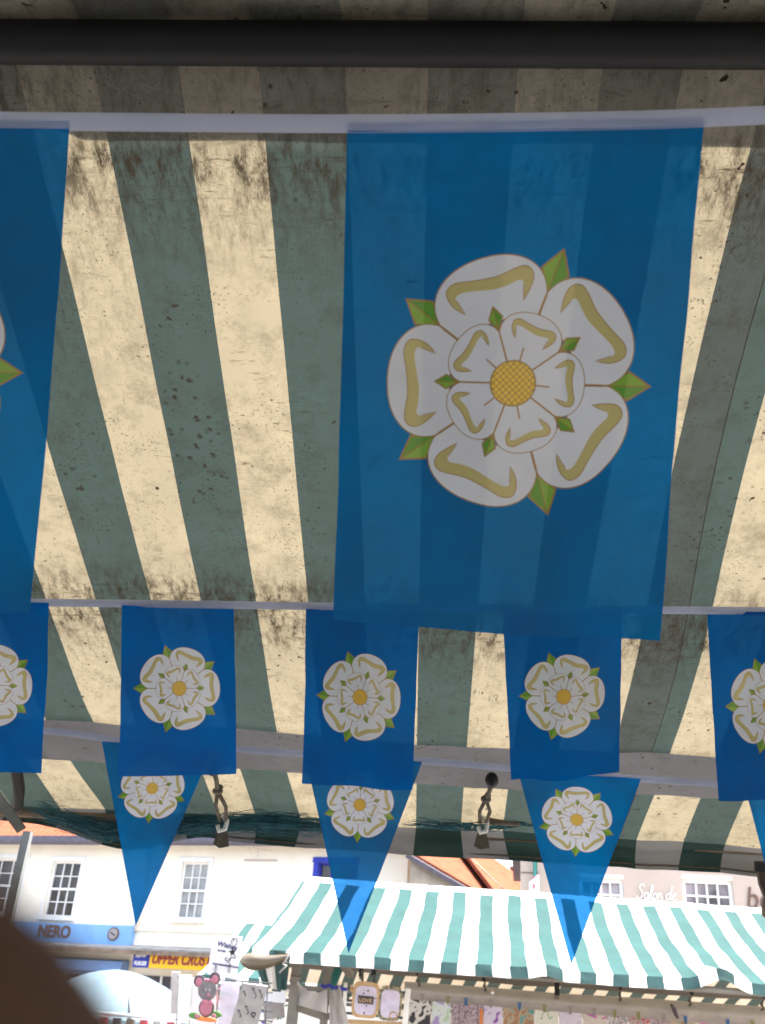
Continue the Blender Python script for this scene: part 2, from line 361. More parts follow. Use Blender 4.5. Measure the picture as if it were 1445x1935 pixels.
def wall_with_holes(holes, u0, u1, z0, z1, thick, m, extra=None):
    """front wall built round its openings (cells of a grid), real reveals"""
    us = sorted({u0, u1, *[h[0] for h in holes], *[h[1] for h in holes]})
    zs = sorted({z0, z1, *[h[2] for h in holes], *[h[3] for h in holes]})
    b = MB()
    def hole(a, c):
        return any(h[0] - 1e-6 < a and a < h[1] - 1e-6 and h[2] - 1e-6 <= c < h[3] - 1e-6 for h in holes)
    for i in range(len(us) - 1):
        for k in range(len(zs) - 1):
            if hole(us[i], zs[k]): continue
            b.poly([(us[i], 0, zs[k]), (us[i+1], 0, zs[k]), (us[i+1], 0, zs[k+1]), (us[i], 0, zs[k+1])])
    for h in holes:
        a, c, d, e = h[:4]; t = 0.16
        b.poly([(a, 0, d), (a, 0, e), (a, t, e), (a, t, d)]); b.poly([(c, 0, d), (c, t, d), (c, t, e), (c, 0, e)])
        b.poly([(a, 0, d), (a, t, d), (c, t, d), (c, 0, d)]); b.poly([(a, 0, e), (c, 0, e), (c, t, e), (a, t, e)])
    b.poly([(u0, 0, z0), (u0, 0, z1), (u0, thick, z1), (u0, thick, z0)])
    b.poly([(u1, 0, z0), (u1, thick, z0), (u1, thick, z1), (u1, 0, z1)])
    b.poly([(u0, thick, z0), (u0, thick, z1), (u1, thick, z1), (u1, thick, z0)])
    b.poly([(u0, 0.2, z1), (u1, 0.2, z1), (u1, thick, z1), (u0, thick, z1)])
    return b

def sash(parent, a, c, d, e, cols, rows, fm, gm, mid=True, dep=0.10, surround=True):
    wdt, hgt = c - a, e - d
    wroot = MB(); fw = 0.055
    for (x0, x1, z0, z1) in ((a, a+fw, d, e), (c-fw, c, d, e), (a+fw, c-fw, d, d+fw), (a+fw, c-fw, e-fw, e)):
        wroot.box(((x0+x1)/2, dep, (z0+z1)/2), (x1-x0, 0.07, z1-z0))
    win = wroot.build('window', M[fm], parent)
    iw = (wdt - 2*fw); ih = (hgt - 2*fw)
    for i in range(1, cols):
        b = MB(); b.box((a+fw+iw*i/cols, dep, (d+e)/2), (0.028, 0.045, ih)); b.build('glazing_bar', M[fm], win)
    for k in range(1, rows):
        th = 0.06 if (mid and k == rows // 2) else 0.026
        b = MB(); b.box(((a+c)/2, dep - (0.012 if th > 0.05 else -0.003), d+fw+ih*k/rows), (iw, 0.05, th)); b.build('meeting_rail' if th > 0.05 else 'glazing_bar', M[fm], win)
    pw, ph = iw/cols, ih/rows
    for i in range(cols):
        for k in range(rows):
            b = MB(); b.box((a+fw+pw*(i+.5), dep+0.02 + 0.002*((i*7+k*3) % 3), d+fw+ph*(k+.5)), (pw-0.012, 0.006, ph-0.012), Matrix.Rotation(R(random.uniform(-1.2, 1.2)), 3, 'X'))
            b.build('pane', M[gm], win)
    # dark room / curtain behind
    return win

# --- cream building with the pantile roof
FL, locL = facade_frame(300, 1597, 27.0, 20.0)
bl = thing('cream_building', 'cream rendered two-storey building with sash windows and red pantile eaves', 'building', FL)
uL0 = locL(-420, 1650)[0]; uL1 = locL(771, 1620)[0]
zg = locL(300, 1597)[1]
def rectL(x0, y0, x1, y1, off=0.0):
    a, _ = locL(x0, (y0+y1)/2, off); c, _ = locL(x1, (y0+y1)/2, off); xm = (x0+x1)/2
    return a, c, locL(xm, y1, off)[1], locL(xm, y0, off)[1]
wins = [(rectL(-36, 1622, 38, 1726), 'glass'), (rectL(90, 1627, 144, 1733), 'glass'), (rectL(338, 1629, 388, 1737), 'glass2'), (rectL(597, 1630, 664, 1740), 'glass')]
bw = wall_with_holes([x[0] for x in wins], uL0, uL1, -0.6, zg, 7.0, 'wallcream')
bw.build('wall', M['wallcream'], bl)
for i, (r_, gm) in enumerate(wins):
    a, c, d, e = r_
    blue = (i == 3)
    sash(bl, a, c, d, e, 3, 4, 'blueframe' if blue else 'paintwhite', gm)
    if not blue:
        sb = MB(); sb.box(((a+c)/2, -0.03, d-0.05), (c-a+0.22, 0.16, 0.09)); sb.build('window_sill', M['paintwhite'], bl)
        ar = MB(); ar.box((a-0.06, -0.012, (d+e)/2), (0.1, 0.03, e-d)); ar.box((c+0.06, -0.012, (d+e)/2), (0.1, 0.03, e-d)); ar.box(((a+c)/2, -0.014, e+0.06), (c-a+0.24, 0.034, 0.11))
        ar.build('architrave', M['paintwhite'], bl)
    else:
        ar = MB(); ar.box((a-0.05, -0.02, (d+e)/2), (0.14, 0.05, e-d)); ar.box((c+0.05, -0.02, (d+e)/2), (0.14, 0.05, e-d)); ar.box(((a+c)/2, -0.022, e+0.06), (c-a+0.3, 0.055, 0.13))
        ar.build('architrave', M['blueframe'], bl)
    bk = MB(); bk.box(((a+c)/2, 0.75, (d+e)/2), (c-a+0.5, 0.02, e-d+0.3)); bk.build('room_backing', M['darkfelt'], bl)
# string course and raised patches of render
a, c, d, e = rectL(258, 1757, 470, 1760); b = MB(); b.box(((a+3)/1, -0.02, d), (6.5, 0.05, 0.05)); b.build('string_course', M['wallcream'], bl)
a, c, d, e = rectL(462, 1622, 524, 1626); b = MB(); b.box(((a+c)/2, -0.01, d), (c-a, 0.03, 0.04)); b.build('lintel_strip', M['wallbeige'], bl)
b = MB(); bx_ = rectL(263, 1700, 269, 1760); b.tube([(bx_[0], -0.06, bx_[2]), (bx_[0], -0.06, zg)], 0.05, 8); b.build('downpipe', M['wallcream'], bl)
# gutter
gb = MB()
prof = [(-0.36 + 0.12*math.cos(t), 0.03 + 0.1*math.sin(t)) for t in [math.pi + math.pi*k/8 for k in range(9)]]
pr = [(y, z) for y, z in prof] + [(-0.24, 0.16), (-0.48, 0.16)]
pts = [Vector((uL0, y, zg + z)) for y, z in pr]
gb.prism(pts, Vector((uL1 - uL0, 0, 0))); gb.build('gutter', M['gutter'], bl)
sf = MB(); sf.box(((uL0+uL1)/2, -0.11, zg + 0.1), (uL1-uL0, 0.26, 0.12)); sf.build('soffit', M['gutter'], bl)
# pantiles: each tile of the lower courses a piece, sharing one mesh
pitch = R(40); tw, tl = 0.19, 0.30
tm = MB(); nn = 8; top = []; 
def tile_prof(x):  # S profile
    return 0.030 * math.sin(2*math.pi*x/tw - 0.6)
rowsT = []
for k in range(2):
    rowsT.append([Vector((x, k*tl*1.15, tile_prof(x))) for x in [tw*1.08*j/nn for j in range(nn+1)]])
tm.grid(rowsT)
low = [Vector((p.x, p.y, p.z - 0.02)) for p in rowsT[0]]
tm.grid([low, rowsT[0]])
tile_me = tm.mesh('pantile', [M['tile']])
roof = thing_roof = MB()
roof.prism([Vector((uL0, -0.3, zg+0.14)), Vector((uL1, -0.3, zg+0.14)), Vector((uL1, 3.4, zg+0.14+3.7*math.tan(pitch))), Vector((uL0, 3.4, zg+0.14+3.7*math.tan(pitch)))], Vector((0, 0.05, -0.06)))
roof.prism([Vector((uL0, 3.4, zg+0.14+3.7*math.tan(pitch))), Vector((uL1, 3.4, zg+0.14+3.7*math.tan(pitch))), Vector((uL1, 7.1, zg+0.14)), Vector((uL0, 7.1, zg+0.14))], Vector((0, -0.05, -0.06)))
roofo = roof.build('roof', M['tile'], bl)
ua = locL(-10, 1585)[0]; nt_ = 0
ncol = int((locL(480, 1590)[0] - ua) / tw)
for k in range(6):
    for j in range(ncol):
        if nt_ >= 290: break
        o = link('pantile', tile_me, roofo); nt_ += 1
        y = -0.40 + k*tl*math.cos(pitch)
        o.matrix_local = Matrix.Translation((ua + j*tw + random.uniform(-.006, .006), y, zg + 0.16 + (y+0.30)*math.tan(pitch) + 0.05)) @ Matrix.Rotation(pitch, 4, 'X') @ Matrix.Rotation(R(random.uniform(-1.5, 1.5)), 4, 'Z')
rest = MB()
for k in range(22):
    for seg in ((0, ua, uL0 if False else None),):
        pass
def pan_sheet(b, u0, u1, ylo, n_courses, zfun, y_of):
    """corrugated, stepped tile courses"""
    cols = int((u1-u0)/tw*6)
    for k in range(n_courses):
        r0, r1 = [], []
        for j in range(cols+1):
            x = u0 + (u1-u0)*j/cols; h = 0.030*math.sin(2*math.pi*x/tw)
            y0, y1 = y_of(k), y_of(k+1.06)
            r0.append(Vector((x, y0, zfun(y0) + h + 0.045))); r1.append(Vector((x, y1, zfun(y1) + h + 0.02)))
        lowr = [p - Vector((0, 0, 0.03)) for p in r0]
        b.grid([lowr, r0, r1])
ps = MB(); zf = lambda y: zg + 0.16 + (y+0.30)*math.tan(pitch)
pan_sheet(ps, ua + ncol*tw, uL1, 0, 4, zf, lambda k: -0.40 + k*tl*math.cos(pitch))
o = ps.build('far_pantiles', M['tile'], roofo); o['kind'] = 'stuff'

# --- coffee shop fascia and lower shop fronts of the cream building
a, c, d, e = rectL(-60, 1746, 255, 1783); 
fs = thing('shop_fascia', 'sky blue shop fascia board with brown letters and round badge', 'shop sign', FL @ Matrix.Translation((a, 0, d)))
b = MB(); b.box(((c-a)/2, -0.11, (e-d)/2), (c-a, 0.2, e-d)); b.build('board', M['skyblue'], fs)
b = MB(); b.box(((c-a)/2, -0.13, -0.05), (c-a+0.05, 0.26, 0.09)); b.build('shadow_moulding', M['gutter'], fs)
lx, _ = locL(70, 1767, 0.2)
put_text('letter_row', 'NERO', 0.42, M['brownletter'], fs, Matrix.Translation((lx - a, -0.215, (e-d)*0.28)) @ Matrix.Rotation(R(90), 4, 'X') @ Matrix.Diagonal((0.92, 1, 1, 1)), extr=0.02, offset=0.012)
bx, bz = locL(215, 1765, 0.2)
b = MB(); b.tube([(bx-a, -0.21, bz-d), (bx-a, -0.25, bz-d)], 0.165, 24); bd = b.build('badge_ring', M['brownletter'], fs)
b = MB(); b.tube([(bx-a, -0.24, bz-d), (bx-a, -0.26, bz-d)], 0.13, 24); b.build('badge_face', M['greycard'], fs)
b = MB(); b.box((bx-a, -0.265, bz-d), (0.16, 0.01, 0.025), Matrix.Rotation(R(30), 3, 'Y')); b.build('badge_hand', M['ink'], fs)
# lead-covered canopy board over the shop fronts
a, c, d, e = rectL(-60, 1783, 470, 1793, 0.75)
b = MB(); b.prism([Vector((a, 0, e+0.05)), Vector((a, -0.75, d+0.05)), Vector((a, -0.75, d-0.03)), Vector((a, 0, d))], Vector((c-a, 0, 0)))
cp = b.build('shop_canopy', M['lead'], bl)
b = MB(); b.box(((a+c)/2, -0.74, d-0.05), (c-a, 0.06, 0.10)); b.build('canopy_edge', M['timber'], cp)
a, c, d, e = rectL(-60, 1806, 232, 1830, 0.4)
b = MB(); b.prism([Vector((a, -0.1, e)), Vector((a, -0.4, e-0.06)), Vector((a, -0.5, d)), Vector((a, -0.1, d-0.1))], Vector((c-a, 0, 0))); b.build('awning_box', M['paleblue'], bl)
a, c, d, e = rectL(-60, 1840, 470, 2100)
b = MB(); b.box(((a+c)/2, -0.02, (d+e)/2), (c-a, 0.04, e-d)); sfm = b.build('shop_front', M['darkfelt'], bl)
for k in range(14):
    b = MB(); b.box((a + (c-a)*(k+.5)/14, -0.06, (d+e)/2), (0.05, 0.06, e-d)); b.build('shop_front_post', M['paintwhite'], sfm)
# kebab shop sign
a, c, d, e = rectL(253, 1801, 440, 1832, 0.55)
us_ = thing('takeaway_sign', 'amber shop sign lettered UPPER CRUST with navy end panel', 'shop sign', FL @ Matrix.Translation((a, -0.55, d)))
Ln = c - a; Hn = e - d
b = MB(); b.box((Ln/2, 0, Hn/2), (Ln, 0.1, Hn)); b.build('board', M['yellow'], us_)
xp = locL(284, 1815, 0.55)[0] - a
b = MB(); b.box((xp/2, -0.004, Hn/2), (xp, 0.11, Hn+0.004)); b.build('navy_panel', M['signblue'], us_)
TX = Matrix.Rotation(R(90), 4, 'X')
put_text('lettering', 'UPPER CRUST', Hn*0.92, M['darkred'], us_, Matrix.Translation((xp+0.06, -0.055, Hn*0.28)) @ TX @ Matrix.Diagonal((0.78, 1, 1, 1)), extr=0.008, shear=0.25, offset=0.012)
put_text('lettering', 'KEBAB', Hn*0.36, M['paintwhite'], us_, Matrix.Translation((0.06, -0.066, Hn*0.62)) @ TX @ Matrix.Diagonal((0.8, 1, 1, 1)), extr=0.004, shear=0.25, offset=0.004)
put_text('lettering', 'BURGER', Hn*0.36, M['paintwhite'], us_, Matrix.Translation((0.04, -0.066, Hn*0.12)) @ TX @ Matrix.Diagonal((0.72, 1, 1, 1)), extr=0.004, shear=0.25, offset=0.004)

# --- brick house whose gable faces us, its roof slope turned to the right; a second roof behind
def tile_course_mat():
    m = M['tile'].copy(); m.name = 'clay_tile_courses'; t = m.node_tree; bs = t.nodes['Principled BSDF']
    tc = t.nodes.new('ShaderNodeTexCoord')
    h = None
    for ax, sc_, wt in (('X', 1.6, 1.0), ('Y', 1.5, 0.8)):
        wv = t.nodes.new('ShaderNodeTexWave'); wv.bands_direction = ax; wv.wave_profile = 'SAW' if ax == 'Y' else 'SIN'
        wv.inputs['Scale'].default_value = sc_; wv.inputs['Distortion'].default_value = 0.4; wv.inputs['Detail'].default_value = 1
        t.links.new(tc.outputs['Object'], wv.inputs['Vector'])
        bp = t.nodes.new('ShaderNodeBump'); bp.inputs['Strength'].default_value = 0.9; bp.inputs['Distance'].default_value = 0.05*wt
        t.links.new(wv.outputs['Fac'], bp.inputs['Height'])
        if h: t.links.new(h.outputs[0], bp.inputs['Normal'])
        h = bp
    t.links.new(h.outputs[0], bs.inputs['Normal'])
    return m
M['courses'] = tile_course_mat()
phi, pt_ = R(36), R(31)
er = Vector((math.sin(phi), math.cos(phi), 0)); eu = Vector((-math.cos(phi)*math.cos(pt_), math.sin(phi)*math.cos(pt_), math.sin(pt_)))
V1 = P(771.5, 1606.5, 23.2)
rn = er.cross(eu).normalized(); rn = rn if rn.z > 0 else -rn
def roof_piece(name, pxs, p0, parent, mt, thick=0.09):
    Fr = Matrix((er, eu, rn)).transposed().to_4x4(); Fr.translation = p0; Fi = Fr.inverted()
    pts = [Fi @ on_plane(x, y, p0, rn) for x, y in pxs]
    b = MB(); b.prism([Vector((p.x, p.y, 0)) for p in pts], Vector((0, 0, -thick)))
    return b.build(name, mt, parent, parent.matrix_world.inverted() @ Fr)
bh = thing('brick_house', 'tan brick gable with orange clay roof verge sloping down beside it', 'building', Matrix.Translation((V1.x, V1.y, 0)))
roof_o = roof_piece('roof', [(735, 1585), (860, 1592), (880, 1613), (947, 1677), (985, 1716), (960, 1716), (885, 1672.5)], V1, bh, M['courses'])
Vt = on_plane(735, 1585, V1, rn); Vb = on_plane(985, 1730, V1, rn); gd = (V1 - on_plane(885, 1672.5, V1, rn)).normalized()
Wt, Wb = V1 + gd*0.0, V1 - gd*6.0
o_ = -Vector((V1.x, V1.y, 0)); inn = er*0.12 + Vector((0, 0, -0.10))
b = MB(); pw = [Wt + o_ + inn, Wb + o_ + inn, Vector((Wb.x, Wb.y, -0.5)) + o_ + er*0.12, Vector((Wt.x, Wt.y, -0.5)) + o_ + er*0.12]
b.prism(pw, er*0.25); b.build('gable_wall', M['brick'], bh)
b = MB()
nseg = 46
for k in range(nseg):
    p = V1.lerp(Wb, (k+0.5)/nseg) + o_; b = MB()
    b.box(p + Vector((0, 0, 0.0)), ((V1-Wb).length/nseg*0.8, 0.10, 0.09), Matrix((gd, er, gd.cross(er))).transposed()); b.build('verge_tile', M['tile'], roof_o, roof_o.matrix_local.inverted())
b = MB(); b.box((V1 + Wb)/2 + o_ + Vector((0, 0, -0.13)) + er*0.02, ((V1-Wb).length, 0.2, 0.13), Matrix((gd, er, gd.cross(er))).transposed()); b.build('barge_board', M['gutter'], bh)
V3 = V1 + er*3.5 + Vector((0, 0, 0.25))
th_ = thing('tall_roofed_house', 'house with plain orange roof beyond the brick gable house', 'building', Matrix.Translation((V3.x, V3.y, 0)))
roof_piece('roof', [(850, 1580), (905, 1600), (919.5, 1613.5), (965, 1644), (990, 1664), (1000, 1720), (960, 1716), (880, 1613)], V3, th_, M['courses'])
b = MB(); a1, a2 = on_plane(880, 1613, V3, rn), on_plane(950, 1680, V3, rn)
o3 = -Vector((V3.x, V3.y, 0)); b.tube([a1 + o3, a2 + o3], 0.03, 6); b.build('parapet', M['timber'], th_)
wlo = on_plane(975, 1690, V3, rn); b = MB(); b.box(wlo + o3 + er*1.2 + Vector((-0.6, 0, -wlo.z/2 - 0.3)), (0.3, 2.0, wlo.z), Matrix.Rotation(-phi, 3, 'Z')); b.build('wall', M['brick'], th_)

# satellite dish on the ridge between the two roofs
pd = P(920, 1640, 29.0)
dish = thing('satellite_dish', 'grey satellite dish and aerial pole on the orange roof', 'satellite dish', Matrix.Translation(pd))
b = MB(); rws = []
for i in range(5):
    rr = 0.34*i/4
    rws.append([Vector((rr*math.cos(t)*0.45, -0.9*rr*rr, rr*math.sin(t))) for t in [2*math.pi*k/16 for k in range(17)]])
b.grid(rws); b.build('reflector', M['gutter'], dish, Matrix.Rotation(R(-60), 4, 'Z'))
b = MB(); b.tube([(-0.12, 0, 0.75), (-0.12, 0, -0.9)], 0.025, 6); b.tube([(-0.12, 0, -0.25), (0.1, 0, -0.25), (0.1, 0, 0)], 0.02, 6); b.build('pole', M['gutter'], dish)
b = MB(); b.tube([(0.05, 0, -0.32), (0.6, -0.25, -0.22)], 0.018, 6); b.ball((0.6, -0.25, -0.2), 0.06); b.build('receiver_arm', M['lead'], dish)
# small gabled house farther off
ps_ = P(955, 1678, 38.0)
FS = frame(Vector((ps_.x, ps_.y, 0)), 12)
sh = thing('small_gabled_house', 'small white gabled house with brown tiled roof and brick chimney', 'house', FS)
zs_ = P(960, 1665, 38.0).z
b = MB(); b.box((0.05, 2, zs_/2), (0.9, 4, zs_)); b.prism([Vector((0.5, 0, zs_)), Vector((0.5, 0.0, zs_)), Vector((0.5, 2, zs_))], Vector((0, 0, 0.01))); b.build('wall', M['paintwhite'], sh)
zr_ = P(960, 1647, 38.0).z
b = MB(); b.prism([Vector((-0.55, -0.15, zs_-0.03)), Vector((0.42, -0.15, zs_-0.03)), Vector((0.30, 0.9, zr_)), Vector((-0.7, 0.9, zr_))], Vector((0, 0.06, -0.05))); b.build('roof', M['tile'], sh)
b = MB(); b.prism([Vector((0.40, -0.1, zs_)), Vector((0.75, -0.02, zs_)), Vector((0.57, 0.2, zr_-0.02))], Vector((0, 0.1, 0))); b.build('gable', M['paintwhite'], sh)
pc = P(969, 1650, 38.0); lc = FS.inverted() @ pc
b = MB(); b.box((lc.x, 0.9, lc.z+0.12), (0.30, 0.3, 0.5)); b.box((lc.x, 0.9, lc.z+0.36), (0.36, 0.36, 0.07)); ch = b.build('chimney', M['tile'], sh)
b = MB(); b.tube([(lc.x, 0.9, lc.z+0.38), (lc.x, 0.9, lc.z+0.56)], 0.08, 8); b.build('chimney_pot', M['tile'], ch)

# --- beige salon building
FR, locR = facade_frame(1200, 1651, 15.0, 9.0)
br = thing('salon_building', 'beige rendered building with white multi-pane windows and script lettering', 'building', FR)
def rectR(x0, y0, x1, y1, off=0.0):
    a, _ = locR(x0, (y0+y1)/2, off); c, _ = locR(x1, (y0+y1)/2, off); xm = (x0+x1)/2
    return a, c, locR(xm, y1, off)[1], locR(xm, y0, off)[1]
w1 = rectR(1095, 1652, 1179, 1742); w2 = rectR(1291, 1654, 1387, 1748)
uR0 = locR(983, 1640)[0]; uR1 = locR(2300, 1640)[0]; zRt = locR(1200, 1560)[1]
wall_with_holes([w1, w2], uR0, uR1, -0.6, zRt, 6.0, 'wallbeige').build('wall', M['wallbeige'], br)
for r_, cols in ((w1, 4), (w2, 4)):
    a, c, d, e = r_
    sash(br, a, c, d, e - 0.06, cols, 3, 'paintwhite', 'glass3', mid=False, dep=0.09)
    b = MB(); b.box(((a+c)/2, 0.06, e-0.03), (c-a, 0.12, 0.06)); b.build('lintel', M['wallcream'], br)
    b = MB(); b.box(((a+c)/2, -0.03, d-0.04), (c-a+0.2, 0.14, 0.08)); b.build('window_sill', M['paintwhite'], br)
    bk = MB(); bk.box(((a+c)/2, 0.6, (d+e)/2), (c-a+0.4, 0.02, e-d+0.3)); bk.build('room_backing', M['darkfelt'], br)
b = MB(); pg = MB()
b.box(((uR0+uR1)/2, 3.0, zRt+0.05), (uR1-uR0+0.3, 6.4, 0.12)); b.build('roof', M['gutter'], br)
b = MB(); pxx = locR(1011, 1640)[0]; b.tube([(pxx, -0.07, -0.2), (pxx, -0.07, zRt)], 0.032, 8); b.build('drainpipe', M['teal_solid'], br)
b = MB(); zz = locR(995, 1649)[1]; b.box((uR0 + 0.15, -0.006, zz), (0.28, 0.012, 0.015)); b.build('render_joint', M['timber'], br)
# "Salon de" as brush strokes, standing proud of the wall
strokes = {
 'S': [[(0.62,0.86),(0.50,1.0),(0.30,0.98),(0.18,0.84),(0.24,0.68),(0.42,0.52),(0.50,0.34),(0.42,0.14),(0.20,0.04),(0.0,0.12),(-0.04,0.24)]],
 'a': [[(0.42,0.40),(0.26,0.46),(0.10,0.34),(0.06,0.14),(0.18,0.02),(0.34,0.14),(0.44,0.42)],[(0.44,0.42),(0.40,0.12),(0.50,0.02),(0.62,0.12)]],
 'l': [[(-0.06,0.12),(0.12,0.4),(0.26,0.8),(0.20,0.98),(0.10,0.84),(0.06,0.4),(0.10,0.08),(0.22,0.02),(0.34,0.14)]],
 'o': [[(0.22,0.44),(0.08,0.34),(0.04,0.14),(0.16,0.02),(0.34,0.12),(0.38,0.32),(0.24,0.44),(0.30,0.34),(0.50,0.36)]],
 'n': [[(0.04,0.40),(0.10,0.44),(0.10,0.02)],[(0.10,0.2),(0.22,0.42),(0.34,0.42),(0.36,0.2),(0.38,0.04),(0.52,0.12)]],
 'd': [[(0.40,0.40),(0.24,0.46),(0.08,0.32),(0.06,0.12),(0.18,0.02),(0.34,0.16),(0.56,0.96)],[(0.56,0.96),(0.42,0.2),(0.46,0.04),(0.60,0.12)]],
 'e': [[(0.02,0.18),(0.28,0.30),(0.30,0.42),(0.18,0.46),(0.06,0.30),(0.08,0.10),(0.22,0.02),(0.42,0.14)]]}
def catmull(pts, n=5):
    out = []; p = [pts[0]] + list(pts) + [pts[-1]]
    for i in range(1, len(p)-2):
        for k in range(n):
            t = k/n; a_, b_, c_, d_ = [Vector(q) for q in p[i-1:i+3]]
            out.append(0.5*((2*b_) + (c_-a_)*t + (2*a_-5*b_+4*c_-d_)*t*t + (3*b_-a_-3*c_+d_)*t**3))
    out.append(Vector(pts[-1])); return out
us0, zb = locR(1203, 1699); us1, _ = locR(1277, 1699); zt = locR(1210, 1672)[1]
adv = {'S':0.62,'a':0.56,'l':0.28,'o':0.44,'n':0.48,' ':0.30,'d':0.58,'e':0.42}
tot = sum(adv[c_] for c_ in 'Salon de'); sc = (us1-us0)/tot; hz = zt - zb; x = 0
for ch_ in 'Salon de':
    if ch_ in strokes:
        b = MB()
        for st in strokes[ch_]:
            b.tube([Vector((us0 + (x+q[0]+0.18*q[1])*sc, -0.03, zb + q[1]*hz)) for q in catmull([(p[0], p[1], 0) for p in st])], 0.009, 6)
        b.build('letter', M['paintwhite'], br)
    x += adv[ch_]
ub, zb2 = locR(1409, 1716); ztb = locR(1415, 1673)[1]
put_text('letter', 'be', (ztb-zb2)/0.74, M['brownletter'], br, Matrix.Translation((ub, -0.012, zb2)) @ TX @ Matrix.Diagonal((0.85, 1, 1, 1)), extr=0.012, shear=0.2)
# projecting white sign
pw_ = P(1006, 1672, 14.6)
hs = thing('projecting_sign', 'white projecting sign with pink edge beside the green drainpipe', 'sign', frame(pw_, 9))
b = MB(); b.prism([Vector((-0.05, 0, -0.25)), Vector((0.10, 0, -0.25)), Vector((0.10, 0, 0.15)), Vector((-0.05, 0, 0.05))], Vector((0, 0.03, 0))); b.build('panel', M['paper'], hs)
b = MB(); b.tube([(-0.05, -0.005, 0.055), (0.10, -0.005, 0.155)], 0.008, 6); b.build('edge_strip', M['pink'], hs)
b = MB(); b.ball((0.02, -0.004, -0.02), 0.035, sc=(0.6, 0.1, 1.2)); b.build('emblem', M['pink'], hs)

# ------------------------------------------------------------------ the stall we stand under
EZ = EYE.z
FO = frame(Vector((0, 0, 0)), 4.0)
VR, WR, SL, VE = 0.575, 0.817, 0.346, 1.888
st = thing('market_stall', 'green and cream striped market stall canopy overhead seen from underneath', 'market stall', FO)
creams = [(-0.585, -0.508), (-0.425, -0.35), (-0.267, -0.19), (-0.107, -0.029), (0.055, 0.133), (0.207, 0.289), (0.378, 0.464), (0.539, 0.62)]
for k in range(1, 8):
    creams.insert(0, (-0.585 - 0.16*k, -0.508 - 0.16*k)); creams.append((0.62 + 0.16*k - 0.081, 0.62 + 0.16*k))
edges = [-1.7]; kinds = []
for a, c in creams:
    if a < -1.68: continue
    if a > edges[-1] + 1e-6:
        if abs(a - 0.378) < 1e-6:                 # the doubled seam inside the wide green stripe
            edges.append(0.345); kinds.append(2)
        edges.append(a); kinds.append(1)
    if c > 1.75: break
    edges.append(c); kinds.append(0)
def wcan(u, v):
    t = (v - VR)/(VE - VR)
    z = WR - SL*(v - VR) + 0.006*noise.noise(Vector((u*4, v*4, 3))) + 0.003*noise.noise(Vector((u*14, v*9, 8)))
    z -= 0.008*math.sin(math.pi*max(0, min(1, t)))**2
    if t > 0.93: z -= 0.10*(t-0.93)**2*6
    return EZ + z
def cols_of(edges, kinds, n=3):
    us, km = [edges[0]], []
    for i in range(len(kinds)):
        for k in range(1, n+1):
            us.append(edges[i] + (edges[i+1]-edges[i])*k/n); km.append(kinds[i])
    return us, km
us, km = cols_of(edges, kinds)
def udrift(u, t):    # cloth dragged sideways towards the left corner near the eave
    k = max(0.0, (t-0.72)/0.28)
    return 0.05*k*k*math.exp(-((u+0.62)/0.22)**2) + 0.02*k*k*math.exp(-((u+0.25)/0.12)**2) - 0.016*math.sin(2*math.pi*t)*math.exp(-((u-0.345)/0.07)**2)
b = MB(); rows = []
nv = 40
for i in range(nv+1):
    t = i/nv; v = VR + (VE-VR)*t
    rows.append([Vector((u + udrift(u, t), v + (0.012*noise.noise(Vector((u*3, 0, 5))) if i == nv else 0), wcan(u, v))) for u in us])
b.grid(rows, matf=lambda i, j: km[j])
eave_row = rows[-1]
rows = []
for i in range(21):
    v = VR - 1.3*i/20; rows.append([Vector((u, v, EZ + WR - SL*(VR - v) - 0.02*math.sin(math.pi*i/20) + 0.02*noise.noise(Vector((u*5, v*6, 1))))) for u in us])
b.grid(rows, matf=lambda i, j: km[j])
can_o = b.build('canopy', [M['cream'], M['green'], M['seamgrey']], st)
# raised seam line and doubled cloth
b = MB(); b.tube([Vector((0.345 + udrift(0.345, (0.1+(VE-VR-0.1)*k/20)/(VE-VR)), VR+0.1+(VE-VR-0.1)*k/20, wcan(0.345, VR+0.1+(VE-VR-0.1)*k/20) - 0.0005)) for k in range(21)], 0.0006, 4); b.build('seam', M['cord'], can_o)
# ridge flap: a second layer laid over the ridge
b = MB(); rows = []
for i in range(15):
    rr = []
    for u in us:
        fr = 0.674 + 0.006*noise.noise(Vector((u*5, 2, 0))) - (0.010 if u < -0.38 else 0)
        v = 0.30 + (fr-0.30)*i/14
        z = EZ + WR - SL*abs(v-VR) + 0.012 if v < VR else 0
        if v > VR: z = wcan(u, v) + 0.0035
        rr.append(Vector((u, v, z)))
    rows.append(rr)
b.grid(rows); b.build('ridge_flap', M['hem'], can_o)
# hem band sewn below the cloth
b = MB(); rows = []
for i in range(4):
    rr = []
    for u in us:
        v0 = 1.622 + 0.018*noise.noise(Vector((u*2.6, 9, 0))) + 0.02*math.sin(u*5+1)*0.5
        v = v0 + (0.115 + 0.012*noise.noise(Vector((u*4, 4, 4))))*i/3
        rr.append(Vector((u, v, wcan(u, v) - 0.005)))
    rows.append(rr)
b.grid(rows); b.build('hem_band', M['hem'], can_o)
